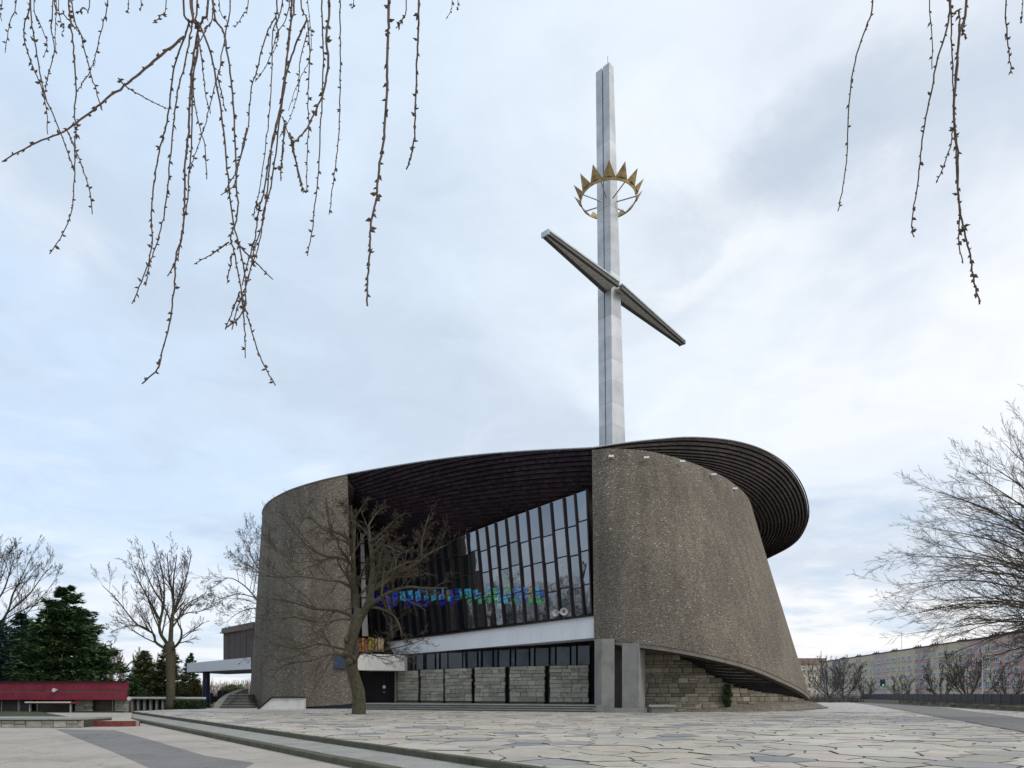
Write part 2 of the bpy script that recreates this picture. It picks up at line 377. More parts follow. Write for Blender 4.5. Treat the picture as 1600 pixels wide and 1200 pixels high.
def worn_ground(name, col, crack=0.55):
    m, nt, b = newmat(name); L = nt.links.new
    g = nd(nt, 'ShaderNodeNewGeometry')
    n = nd(nt, 'ShaderNodeTexNoise'); n.inputs['Scale'].default_value = 0.28; n.inputs['Detail'].default_value = 12; n.inputs['Roughness'].default_value = 0.72; L(g.outputs['Position'], n.inputs['Vector'])
    c = ramp(nt, n.outputs[0], [(0.30, tuple(x * 0.74 for x in col)), (0.5, col), (0.70, tuple(x * 1.12 for x in col))])
    n2 = nd(nt, 'ShaderNodeTexNoise'); n2.inputs['Scale'].default_value = 22; n2.inputs['Detail'].default_value = 4; L(g.outputs['Position'], n2.inputs['Vector'])
    c = mixc(nt, 1.0, c, ramp(nt, n2.outputs[0], [(0.30, (0.78, 0.78, 0.78)), (0.5, (1, 1, 1)), (0.72, (1.12, 1.12, 1.12))]), 'MULTIPLY')
    n3 = nd(nt, 'ShaderNodeTexNoise'); n3.inputs['Scale'].default_value = 0.8; n3.inputs['Detail'].default_value = 6; L(g.outputs['Position'], n3.inputs['Vector'])
    off = nd(nt, 'ShaderNodeVectorMath', operation='SCALE'); off.inputs[3].default_value = 1.6; L(n3.outputs[1], off.inputs[0])
    ad = nd(nt, 'ShaderNodeVectorMath', operation='ADD'); L(g.outputs['Position'], ad.inputs[0]); L(off.outputs[0], ad.inputs[1])
    v = nd(nt, 'ShaderNodeTexVoronoi'); v.feature = 'DISTANCE_TO_EDGE'; v.inputs['Scale'].default_value = 0.21; L(ad.outputs[0], v.inputs['Vector'])
    c = mixc(nt, ramp(nt, v.outputs['Distance'], [(0.003, (crack,) * 3), (0.012, (0, 0, 0))]), c, tuple(x * 0.3 for x in col))
    n5 = nd(nt, 'ShaderNodeTexNoise'); n5.inputs['Scale'].default_value = 1.3; n5.inputs['Detail'].default_value = 5; L(g.outputs['Position'], n5.inputs['Vector'])
    c = mixc(nt, ramp(nt, n5.outputs[0], [(0.60, (0, 0, 0)), (0.72, (0.4, 0.4, 0.4))]), c, tuple(x * 0.55 for x in col))
    L(c, b.inputs['Base Color']); b.inputs['Roughness'].default_value = 0.85; b.inputs['Specular IOR Level'].default_value = 0.25
    bp = nd(nt, 'ShaderNodeBump'); bp.inputs['Strength'].default_value = 0.4; bp.inputs['Distance'].default_value = 0.02
    L(n2.outputs[0], bp.inputs['Height']); L(bp.outputs[0], b.inputs['Normal'])
    return m

def mast_mat():
    m, nt, b = newmat('mast_steel'); L = nt.links.new
    g = nd(nt, 'ShaderNodeNewGeometry')
    sp = nd(nt, 'ShaderNodeSeparateXYZ'); L(g.outputs['Position'], sp.inputs[0])
    zz = math_n(nt, 'FRACT', math_n(nt, 'MULTIPLY', sp.outputs[2], 0.42))
    seam = ramp(nt, zz, [(0.0, (0.82, 0.82, 0.84)), (0.03, (0.82, 0.82, 0.84)), (0.05, (1, 1, 1)), (1.0, (1, 1, 1))])
    cell = nd(nt, 'ShaderNodeTexWhiteNoise'); cell.noise_dimensions = '1D'
    L(math_n(nt, 'FLOOR', math_n(nt, 'MULTIPLY', sp.outputs[2], 0.42)), cell.inputs['W'])
    c = ramp(nt, cell.outputs[0], [(0, (0.52, 0.53, 0.54)), (1, (0.66, 0.665, 0.67))])
    n = nd(nt, 'ShaderNodeTexNoise'); n.inputs['Scale'].default_value = 0.5; n.inputs['Detail'].default_value = 7; L(g.outputs['Position'], n.inputs['Vector'])
    c = mixc(nt, 1.0, c, ramp(nt, n.outputs[0], [(0.3, (0.78, 0.77, 0.76)), (0.7, (1.12, 1.12, 1.12))]), 'MULTIPLY')
    c = mixc(nt, 1.0, c, seam, 'MULTIPLY')
    L(c, b.inputs['Base Color']); b.inputs['Roughness'].default_value = 0.5; b.inputs['Metallic'].default_value = 0.25
    return m

M = {}
M['pebble'] = pebble_mat(); M['shingle'] = shingle_mat(); M['shingle_worn'] = shingle_mat('weathered_shingle', (0.026, 0.021, 0.019, 1), (0.056, 0.045, 0.040, 1))
M['glass'] = glass_mat('dark_reflecting_glass', (0.010, 0.013, 0.018), 0.22, 0.03)
M['glass_b'] = glass_mat('greenish_glass', (0.012, 0.020, 0.018), 0.18, 0.04, 0.03)
M['glass_c'] = glass_mat('smoky_glass', (0.020, 0.017, 0.016), 0.25, 0.03, 0.03)
M['clere2'] = glass_mat('grey_frosted_pane', (0.045, 0.052, 0.055), 0.05, 0.25)
M['clere'] = glass_mat('blue_grey_glass', (0.012, 0.022, 0.034), 0.04, 0.08)
M['bronze'] = simple('brown_bronze', (0.034, 0.020, 0.021), 0.5, 0.3, spec=0.4)
M['white'] = simple('white_panel', (0.76, 0.77, 0.80), 0.5, nscale=0.4, namt=0.05)
M['white_warm'] = simple('cream_panel', (0.60, 0.58, 0.54), 0.6, nscale=0.8, namt=0.10)
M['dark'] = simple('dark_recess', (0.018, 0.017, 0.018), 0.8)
M['soffit'] = simple('soffit_backing', (0.012, 0.010, 0.011), 0.85)
M['innerwall'] = simple('inner_wall_dark', (0.05, 0.045, 0.045), 0.8)
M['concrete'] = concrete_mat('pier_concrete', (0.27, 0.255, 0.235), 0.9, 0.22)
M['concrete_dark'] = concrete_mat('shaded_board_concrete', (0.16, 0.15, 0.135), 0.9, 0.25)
M['step'] = concrete_mat('step_stone', (0.30, 0.295, 0.265), 0.7, 0.28)
M['kerb_edge'] = concrete_mat('mossy_shaded_kerb', (0.10, 0.095, 0.065), 1.4, 0.4)  # moss tone; on the plaza steps it also stands for edge shadow
M['rim'] = concrete_mat('hull_rim', (0.22, 0.20, 0.165), 1.2, 0.25)
M['stone'] = stone_mat('panel_stone', [(0, (0.22, 0.21, 0.175)), (0.5, (0.30, 0.285, 0.24)), (1, (0.38, 0.36, 0.305))])
M['stone_brown'] = stone_mat('hull_wall_stone', [(0, (0.12, 0.108, 0.08)), (0.35, (0.19, 0.172, 0.132)), (0.7, (0.23, 0.20, 0.155)), (1, (0.32, 0.29, 0.235))])
M['stone_pale'] = stone_mat('low_wall_stone', [(0, (0.25, 0.24, 0.20)), (1, (0.38, 0.36, 0.31))])
M['mortar'] = simple('dark_mortar', (0.06, 0.055, 0.048), 0.95)  # even dark tone behind the stones, also for pit and chimneys
M['flag'] = flag_mat(); M['paving'] = paving_base_mat()
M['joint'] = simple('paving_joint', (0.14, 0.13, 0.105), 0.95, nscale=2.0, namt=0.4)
M['ground_lo'] = worn_ground('forecourt_concrete', (0.40, 0.355, 0.305), 0.35)
M['asphalt'] = worn_ground('worn_asphalt', (0.200, 0.190, 0.178), 0.5)
M['grass'] = simple('grass', (0.055, 0.06, 0.03), 0.95, nscale=0.5, namt=0.4, bump=0.5)
M['mast'] = mast_mat()
M['gold'] = simple('patinated_gold', (0.40, 0.28, 0.13), 0.5, 0.35, nscale=2.0, namt=0.5)
M['steel'] = simple('grey_steel', (0.36, 0.37, 0.38), 0.45, 0.4)
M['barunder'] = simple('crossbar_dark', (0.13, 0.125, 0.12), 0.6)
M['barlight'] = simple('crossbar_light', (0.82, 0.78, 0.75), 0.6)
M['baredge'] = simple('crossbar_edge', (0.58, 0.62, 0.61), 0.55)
M['red'] = simple('red_fascia', (0.20, 0.020, 0.038), 0.6, nscale=1.2, namt=0.22)
def weather(m, dirt=(0.10, 0.06, 0.06), amt=0.6):
    nt = m.node_tree; b = nt.nodes['Principled BSDF']; L = nt.links.new
    src = b.inputs['Base Color'].links[0].from_socket
    g = nd(nt, 'ShaderNodeNewGeometry'); mp = nd(nt, 'ShaderNodeMapping'); mp.inputs['Scale'].default_value = (2.2, 2.2, 0.35); L(g.outputs['Position'], mp.inputs[0])
    n = nd(nt, 'ShaderNodeTexNoise'); n.inputs['Scale'].default_value = 1.0; n.inputs['Detail'].default_value = 8; n.inputs['Roughness'].default_value = 0.7; L(mp.outputs[0], n.inputs['Vector'])
    L(mixc(nt, ramp(nt, n.outputs[0], [(0.52, (0, 0, 0)), (0.72, (amt,) * 3)]), src, dirt), b.inputs['Base Color'])
M['redkerb'] = simple('red_kerb', (0.16, 0.04, 0.035), 0.8, nscale=3, namt=0.3)
M['blue'] = simple('dark_blue_paint', (0.022, 0.030, 0.065), 0.5)
M['bluesign'] = simple('slate_blue_panel', (0.045, 0.06, 0.095), 0.5)
M['fence'] = simple('fence_panel', (0.028, 0.028, 0.034), 0.6)
M['brownbox'] = simple('brown_cladding', (0.085, 0.065, 0.058), 0.75, nscale=1.5)
M['brownfascia'] = simple('rust_brown_fascia', (0.17, 0.12, 0.10), 0.7)
M['bark_g'] = simple('green_grey_bark', (0.082, 0.072, 0.045), 0.95, nscale=5, namt=0.4, bump=0.9, bscale=9)
M['twig_brown'] = simple('brown_twigs', (0.072, 0.058, 0.042), 0.95, nscale=2)
M['twig_far'] = simple('far_twigs', (0.085, 0.070, 0.060), 0.95, nscale=2)
M['twig_pale'] = simple('pale_pinkish_twigs', (0.26, 0.20, 0.17), 0.95, nscale=2)
M['willow'] = simple('willow_twig', (0.115, 0.08, 0.062), 0.85, nscale=20, namt=0.4)
M['bud'] = simple('willow_bud', (0.12, 0.085, 0.058), 0.85, nscale=30, namt=0.5)
weather(M['red']); weather(M['white'], (0.50, 0.49, 0.46), 0.35); weather(M['white_warm'], (0.33, 0.31, 0.26), 0.55); weather(M['concrete'], (0.15, 0.145, 0.12), 0.6)
weather(M['rim'], (0.09, 0.085, 0.05), 0.7); weather(M['step'], (0.14, 0.145, 0.09), 0.6)
def leafmat(name, c1, c2):
    m, nt, b = newmat(name); L = nt.links.new
    g = nd(nt, 'ShaderNodeNewGeometry'); n = nd(nt, 'ShaderNodeTexNoise'); n.inputs['Scale'].default_value = 1.1; n.inputs['Detail'].default_value = 5
    L(g.outputs['Position'], n.inputs['Vector'])
    L(ramp(nt, n.outputs[0], [(0.35, c1), (0.65, c2)]), b.inputs['Base Color']); b.inputs['Roughness'].default_value = 0.8; b.inputs['Specular IOR Level'].default_value = 0.2
    return m
M['pine'] = leafmat('pine_needles', (0.030, 0.062, 0.024), (0.075, 0.125, 0.045))
M['bluespruce'] = leafmat('blue_spruce_needles', (0.032, 0.060, 0.055), (0.075, 0.120, 0.110))
M['olive'] = leafmat('olive_spruce_needles', (0.070, 0.085, 0.030), (0.14, 0.15, 0.06))
M['thuja'] = leafmat('yellow_green_foliage', (0.10, 0.10, 0.03), (0.20, 0.18, 0.06))
M['hedge'] = leafmat('hedge_leaves', (0.018, 0.035, 0.012), (0.045, 0.065, 0.022))
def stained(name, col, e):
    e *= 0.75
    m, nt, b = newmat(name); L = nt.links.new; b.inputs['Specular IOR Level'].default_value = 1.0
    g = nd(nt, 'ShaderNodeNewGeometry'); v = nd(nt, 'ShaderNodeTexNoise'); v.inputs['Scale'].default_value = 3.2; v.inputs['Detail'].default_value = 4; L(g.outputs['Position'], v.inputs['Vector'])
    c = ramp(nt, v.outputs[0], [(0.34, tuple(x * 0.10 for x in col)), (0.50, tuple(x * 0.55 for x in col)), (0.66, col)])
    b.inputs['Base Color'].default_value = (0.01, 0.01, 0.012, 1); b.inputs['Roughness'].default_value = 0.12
    L(c, b.inputs['Emission Color']); b.inputs['Emission Strength'].default_value = e  # emission stands in for daylight coming through the coloured glass
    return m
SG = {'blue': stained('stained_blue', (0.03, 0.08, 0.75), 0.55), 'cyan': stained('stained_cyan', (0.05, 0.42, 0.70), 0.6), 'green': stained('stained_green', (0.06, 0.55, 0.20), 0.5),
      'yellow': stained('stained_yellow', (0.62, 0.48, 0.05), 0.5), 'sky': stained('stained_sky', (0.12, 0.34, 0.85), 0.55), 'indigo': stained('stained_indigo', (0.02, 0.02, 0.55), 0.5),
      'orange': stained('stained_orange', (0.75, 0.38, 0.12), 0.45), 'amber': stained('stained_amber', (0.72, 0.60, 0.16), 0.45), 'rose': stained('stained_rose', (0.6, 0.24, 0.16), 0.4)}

# ------------------------------------------------------------------ ground and paving
def struct(name, mb, mat, **kw):
    o = mb.build(name, mat, **kw); o['kind'] = 'structure'; return o
b = MB(); b.add([(-900, -300, -0.36), (900, -300, -0.36), (900, 1500, -0.36), (-900, 1500, -0.36)], [(0, 1, 2, 3)])
struct('ground', b, M['grass'])
# lower forecourt left of the steps
E1 = lambda D: 0.56 - 0.757 * (D - 14.6)        # plaza edge line X(D)
b = MB(); b.add([(-75, -25, -0.345), (45, -25, -0.345), (22, -12, -0.345), (E1(0) - 1, 0, -0.345), (E1(44) - 1, 44, -0.345), (-75, 44, -0.345)], [(0, 1, 2, 3, 4, 5)])
struct('forecourt', b, M['ground_lo'])
# asphalt patch on the forecourt
pp = [(88, 1139.5), (180, 1141), (232, 1155), (320, 1180.5), (398, 1192), (383, 1200), (372, 1226), (300, 1240), (234, 1200), (180, 1176), (128, 1156)]
b = MB(); b.add([G(x, y, -0.34) for x, y in pp], [tuple(range(len(pp)))]); struct('asphalt_patch', b, M['asphalt'])

# plaza base sheet (mortar) under the flagstones, and far paving
edge_pts = [(E1(-14), -14), (E1(62.5), 62.5)]
far_poly = [(E1(-14), -14, 0), (75, -14, 0), (62, 46, 0), (51, 60, 0), (52, 78, 0), (61, 104, 0), (67, 128, 0), (69, 152, 0), (60, 172, 0), (40, 150, 0), (-20, 120, 0), (-33, 90, 0), (E1(62.5), 62.5, 0)]
b = MB(); n = len(far_poly)
b.add([(x, y, -0.022) for x, y, z in far_poly], [tuple(range(n))])
plaza = struct('plaza', b, M['joint'], origin=Vector((0, 30, -0.022)))
# beyond the built flagstones: a sheet with the paving in its material
b = MB(); b.add([(-31, 59.5, -0.002), (51, 59.5, -0.002), (52, 78, -0.002), (61, 104, -0.002), (67, 128, -0.002), (69, 152, -0.002), (60, 172, -0.002), (40, 150, -0.002), (-20, 120, -0.002), (-33, 90, -0.002), (-34.5, 62.3, -0.002)], [tuple(range(11))])
struct('far_paving', b, M['paving'])
# asphalt drive sweeping round on the right
b = MB(); dr = [(1317, 1095.6), (1375, 1095.2), (1440, 1101.5), (1600, 1121.5), (1900, 1160), (1900, 1185), (1600, 1143.5), (1500, 1125.5), (1420, 1111.5), (1360, 1101.2)]
b.add([G(x, y, 0.026) for x, y in dr], [tuple(range(len(dr)))]); struct('asphalt_drive', b, M['asphalt'])

def make_flags():
    rg = random.Random(21); pts = []; cell = 1.2; gridh = {}
    def near(x, y, rr):
        k = int(rr / cell) + 1; ci, cj = int(x // cell), int(y // cell)
        for i in range(ci - k, ci + k + 1):
            for j in range(cj - k, cj + k + 1):
                for q in gridh.get((i, j), ()): yield q
    Y0, Y1 = 7.0, 60.5
    def xr(y): return E1(y) - 1.5, min(0.80 * y + 4, 0.86 * 60 + 1)
    for r, tries in ((0.95, 420), (0.66, 4200), (0.46, 18000), (0.30, 42000)):
        for _ in range(tries):
            y = rg.uniform(Y0, Y1); x0, x1 = xr(y); x = rg.uniform(-36, 56)
            if x < x0 or x > x1: continue
            rr = r * rg.uniform(0.85, 1.15)
            ok = True
            for q in near(x, y, 2.3):
                if (pts[q][0] - x) ** 2 + (pts[q][1] - y) ** 2 < (pts[q][2] + rr) ** 2: ok = False; break
            if ok:
                gridh.setdefault((int(x // cell), int(y // cell)), []).append(len(pts)); pts.append((x, y, rr))
    cells = []
    def clip(poly, a, bb, c):       # keep a x + b y <= c
        out = []; n = len(poly)
        for i in range(n):
            p, q = poly[i], poly[(i + 1) % n]
            dp = a * p[0] + bb * p[1] - c; dq = a * q[0] + bb * q[1] - c
            if dp <= 0: out.append(p)
            if (dp < 0 < dq) or (dq < 0 < dp):
                t = dp / (dp - dq); out.append((p[0] + (q[0] - p[0]) * t, p[1] + (q[1] - p[1]) * t))
        return out
    for i, (x, y, r) in enumerate(pts):
        poly = [(x - 2, y - 2), (x + 2, y - 2), (x + 2, y + 2), (x - 2, y + 2)]
        for q in near(x, y, 4.0):
            if q == i: continue
            X, Yq, rq = pts[q]
            dx, dy = X - x, Yq - y; d2 = dx * dx + dy * dy
            if d2 > 16: continue
            c = (X * X + Yq * Yq - x * x - y * y + r * r - rq * rq) / 2
            L_ = math.sqrt(d2); gap = rg.uniform(0.014, 0.030) * L_ * (1 + 1.3 * abs(dy) / L_)
            poly = clip(poly, dx, dy, c - gap)
            if len(poly) < 3: break
        # plaza edge
        if len(poly) >= 3: poly = clip(poly, -1, -0.757, -(0.56 + 0.757 * 14.6) - 0.22)
        if len(poly) < 3: continue
        ar = 0.5 * abs(sum(poly[k][0] * poly[(k + 1) % len(poly)][1] - poly[(k + 1) % len(poly)][0] * poly[k][1] for k in range(len(poly))))
        if ar < 0.006: continue
        cells.append((poly, ar, x, y))
    return cells
cells = make_flags()
def flag_geo(poly, rg):
    # irregular broken edge: drop tiny edges, nick a corner, jitter mid points
    cxx = sum(p[0] for p in poly) / len(poly); cyy = sum(p[1] for p in poly) / len(poly)
    q = []
    n = len(poly)
    for i in range(n):
        a = poly[i]; c = poly[(i + 1) % n]
        q.append((a[0] + rg.uniform(-.02, .02), a[1] + rg.uniform(-.02, .02)))
        l = math.hypot(c[0] - a[0], c[1] - a[1])
        if l > 0.5:
            for t in ((0.35, 0.68) if l > 1.0 else (0.5,)):
                mx_, my = lerp(a[0], c[0], t), lerp(a[1], c[1], t); k = rg.uniform(-0.035, 0.01) * min(l, 1.2)
                dx, dy = mx_ - cxx, my - cyy; dl = math.hypot(dx, dy) + 1e-6
                q.append((mx_ + dx / dl * k, my + dy / dl * k))
    dz = rg.uniform(-0.010, 0.012); n = len(q)
    tx, ty = rg.uniform(-.006, .006), rg.uniform(-.006, .006)
    zt = lambda p: dz + tx * (p[0] - cxx) + ty * (p[1] - cyy)
    bot = [(p[0], p[1], -0.05) for p in q]; mid = [(p[0], p[1], zt(p) - 0.005) for p in q]
    top = [(cxx + (p[0] - cxx) * 0.985, cyy + (p[1] - cyy) * 0.985, zt(p)) for p in q]
    V = bot + mid + top
    Fc = [tuple(range(2 * n, 3 * n))] + [(i, (i + 1) % n, n + (i + 1) % n, n + i) for i in range(n)] + [(n + i, n + (i + 1) % n, 2 * n + (i + 1) % n, 2 * n + i) for i in range(n)]
    return V, Fc
rg = random.Random(5)
def poly_n(V): return range(len(V) // 3)
def vis(c):
    x, y = c[2], c[3]
    px = 800 + F * x / y; py = HOR + F * CZ / y
    if px < 0 or px > 1600 or py > 1200: return -1
    return c[1] / y ** 3
cells.sort(key=vis, reverse=True)
rest = MB()
for i, (poly, ar, x, y) in enumerate(cells):
    V, Fc = flag_geo(poly, rg); t = rg.random()
    if ar > 1.3 and rg.random() < 0.24: t = rg.random() * 0.06
    if i < 300:
        mesh('flagstone', V, Fc, [M['flag'], M['joint']], plaza, attr=[t] * len(Fc), mi=[0] + [1] * (len(poly_n(V))) + [0] * (len(Fc) - 1 - len(poly_n(V))))  # sides in dark joint colour: dirt plus painted edge shadow
    else:
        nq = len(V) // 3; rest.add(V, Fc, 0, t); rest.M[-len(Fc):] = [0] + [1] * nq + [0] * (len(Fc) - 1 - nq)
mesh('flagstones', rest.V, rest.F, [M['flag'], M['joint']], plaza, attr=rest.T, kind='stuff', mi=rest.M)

# ---- two long steps down to the forecourt: kerb stones as parts
def kerb_run(name, off, ztop, zbot, mat, label_parent, width=0.34, d0=9.0, d1=60.0, step=1.6):
    """row of kerb blocks along the plaza edge, shifted 'off' metres sideways (perpendicular)"""
    dirv = Vector((-0.757, 1, 0)).normalized(); nrm = Vector((-dirv.y, dirv.x, 0))    # points to the left/forecourt
    p0 = Vector((E1(d0), d0, 0)) + nrm * off
    L_ = (Vector((E1(d1), d1, 0)) - Vector((E1(d0), d0, 0))).length
    s = 0; k = 0; rr = random.Random(int(off * 10) + 3)
    while s < L_:
        l = step * rr.uniform(0.85, 1.2); a = p0 + dirv * (s + 0.012); e = p0 + dirv * (s + l - 0.012)
        j = rr.uniform(-0.006, 0.006); w = width
        bb = MB(); zt = ztop + j
        q = [a, e, e - nrm * w, a - nrm * w]
        q2 = [a - nrm * 0.02, e - nrm * 0.02, e - nrm * (w - 0.01), a - nrm * (w - 0.01)]
        V = [(v.x, v.y, zbot) for v in q] + [(v.x, v.y, zt - 0.02) for v in q] + [(v.x, v.y, zt) for v in q2]
        Fc = [(0, 4, 5, 1), (1, 5, 6, 2), (2, 6, 7, 3), (3, 7, 4, 0), (4, 8, 9, 5), (5, 9, 10, 6), (6, 10, 11, 7), (7, 11, 8, 4), (8, 11, 10, 9)]
        mesh('kerb_stone', V, Fc, mat, label_parent)
        s += l; k += 1
dirv = Vector((-0.757, 1, 0)).normalized(); nrm = Vector((-dirv.y, dirv.x, 0))
b = MB()
a = Vector((E1(4), 4, 0)); e = Vector((E1(60), 60, 0))
b.add([a + Vector((0, 0, -0.175)), a + nrm * 1.66 + Vector((0, 0, -0.175)), e + nrm * 1.66 + Vector((0, 0, -0.175)), e + Vector((0, 0, -0.175))], [(0, 1, 2, 3)])
terr = struct('steps', b, M['step'], origin=Vector((-10, 30, -0.175)))
kerb_run('k', 0.0, 0.004, -0.33, M['kerb_edge'], terr, width=0.17)
kerb_run('k', 1.95, -0.168, -0.36, M['kerb_edge'], terr)

# ------------------------------------------------------------------ the church
church = thing('church', (0, 70, 0), 'large boat-shaped pebble-walled church with dark shingled overhanging roof and tall steel cross', 'church')

# --- left pebble wall: plan curve with outward flare at the base
LT = [(542.5, 742, 72), (521, 746.5, 71.8), (500, 751.5, 72), (474, 759, 72.8), (450, 767.5, 74.0), (428, 779, 76.3), (415, 790, 79.0), (410, 802, 82.5), (413, 815, 87)]
LB = [(552, 1099, 72.2), (528, 1101.5, 72), (502, 1103, 72), (468, 1105.5, 72.5), (436, 1107.5, 74), (410, 1108, 76.5), (396, 1107, 79.5), (389.5, 1105, 83), (389, 1102, 87)]
def wall_grid(T, B, nu, nv, bow=0.0):
    Tc = [P(*p) for p in cr(T, nu)]; Bc = [P(*p) for p in cr(B, nu)]
    rows = []
    for j in range(nv + 1):
        v = j / nv
        rows.append([Bc[i].lerp(Tc[i], v) for i in range(nu)])
    return rows
def solid_sheet(mb, rows, thick, center):
    """give a grid real thickness, away from the viewer side (toward 'center')"""
    nr, nc = len(rows), len(rows[0]); back = []
    for i in range(nr):
        rb = []
        for j in range(nc):
            du = rows[i][min(j + 1, nc - 1)] - rows[i][max(j - 1, 0)]
            n = Vector((-du.y, du.x, 0)).normalized()
            if n.dot(Vector((center[0] - rows[i][j].x, center[1] - rows[i][j].y, 0))) < 0: n = -n
            rb.append(rows[i][j] + n * thick)
        back.append(rb)
    mb.grid(rows); mb.grid([r[::-1] for r in back])
    for a, bb in ((rows[0], back[0]), (rows[-1], back[-1])): mb.grid([a, bb])
    mb.grid([[r[0] for r in rows], [r[0] for r in back]]); mb.grid([[r[-1] for r in rows], [r[-1] for r in back]])
    return back
rows = wall_grid(LT, LB, 60, 10)
b = MB(); lback = solid_sheet(b, rows, 0.9, (0, 92))
b.build('left_wall', M['pebble'], church, smooth=False)
# dark gap and blue-grey strip at the wall's foot
b = MB(); b.bar(P(478, 1103, 72.6), P(551, 1103, 72.9), 0.5, 0.5); b.build('basement_window', M['clere'], church)
b = MB(); b.bar(P(524, 1032.5, 71.85), P(541, 1032.5, 71.85), 0.25, 1.62); b.build('wall_panel', M['bluesign'], church)

# --- right pebble wall (hull): flares outward toward the base, lower edge lifts off the ground
RT = [(925, 703, 60), (955, 701, 59.4), (1010, 704.5, 60), (1066, 718, 62), (1115, 737, 65), (1148, 757, 68.5), (1170, 780, 73), (1182, 820, 80), (1196, 873, 90)]
RB = [(928, 998.5, 60), (975, 1003, 58), (1040, 1011, 57), (1110, 1024, 57), (1175, 1041, 59.5), (1222, 1061, 64), (1250, 1075, 69), (1265, 1087, 75), (1262, 1092, 84)]
rows = wall_grid(RT, RB, 90, 14)
b = MB(); rback = solid_sheet(b, rows, 0.8, (10, 85))
b.build('right_wall', M['pebble'], church)
# rim along the lower edge: two stepped bands
Bc = [P(*p) for p in cr(RB, 90)]
rim = MB(); rim2 = MB()
for (mb_, r0, dz, w_, ins) in ((rim, 0, -0.02, 0.32, 0.05), (rim2, 0, -0.34, 0.14, 0.30)):
    ring = []
    for i, p in enumerate(Bc):
        du = Bc[min(i + 1, 89)] - Bc[max(i - 1, 0)]; n_ = Vector((-du.y, du.x, 0)).normalized()
        if n_.y < 0 and i < 60: n_ = -n_
        if i >= 60 and n_.dot(Vector((10 - p.x, 85 - p.y, 0))) < 0: n_ = -n_
        o_ = p + n_ * ins
        ring.append([o_ + Vector((0, 0, dz)), o_ + Vector((0, 0, dz - w_)), o_ + n_ * 0.5 + Vector((0, 0, dz - w_)), o_ + n_ * 0.5 + Vector((0, 0, dz))])
    for k in range(4): mb_.grid([[r[k] for r in ring], [r[(k + 1) % 4] for r in ring]])
rim.build('hull_rim', M['rim'], church); rim2.build('inner_rim', M['bronze'], church)

# --- closing walls at the rear
lt_end = P(*LT[-1]); rt_end = P(*RT[-1]); rb_end = P(*RB[-1]); lb_end = P(*LB[-1])
bt = [tuple(lt_end), (-28, 94, 21.0), (-19, 105, 21), (-2, 112, 22), (14, 110, 22), (27, 103, 20.5), tuple(rt_end)]
bb_ = [tuple(lb_end), (-30, 96, 0), (-20, 107, 0), (-2, 114, 0), (16, 112, 0), (30, 104, 0), tuple(rb_end)]
b = MB(); t_ = [Vector(p) for p in cr(bt, 40)]; o_ = [Vector(p) for p in cr(bb_, 40)]
b.grid([[o_[i].lerp(t_[i], j / 4) for i in range(40)] for j in range(5)]); b.build('rear_wall', M['pebble'], church)

# --- roof: lip curve and shingled soffits built course by course
C1L = [(541.5, 741.5, 72.4), (600, 731, 70.8), (670, 720, 69.0), (745, 711, 67), (830, 704.5, 64.5), (925, 700, 62)]
C2L = [(552, 832, 84.5), (610, 858, 83), (665, 860, 80), (712, 845, 75.8), (800, 811.5, 69.8), (860, 789.5, 66.6), (927, 766, 63.6)]
C1R = [(925, 700, 62), (978, 692, 63.5), (1030, 686.5, 65.5), (1080, 683.5, 67.5), (1140, 688, 70), (1190, 702, 73), (1230, 727, 76.5), (1255, 762, 80.5), (1264, 800, 85), (1256, 830, 88.5), (1237, 852, 91), (1197, 873.5, 93)]
C2R = [(925, 712, 61.6), (955, 710, 61.2), (1000, 713, 61.8), (1045, 722, 63.2), (1085, 734, 65.2), (1120, 752, 68), (1145, 774, 71), (1158, 797, 74.5), (1168, 822, 78.5), (1176, 844, 82.5), (1184, 862, 87), (1193, 875, 92)]
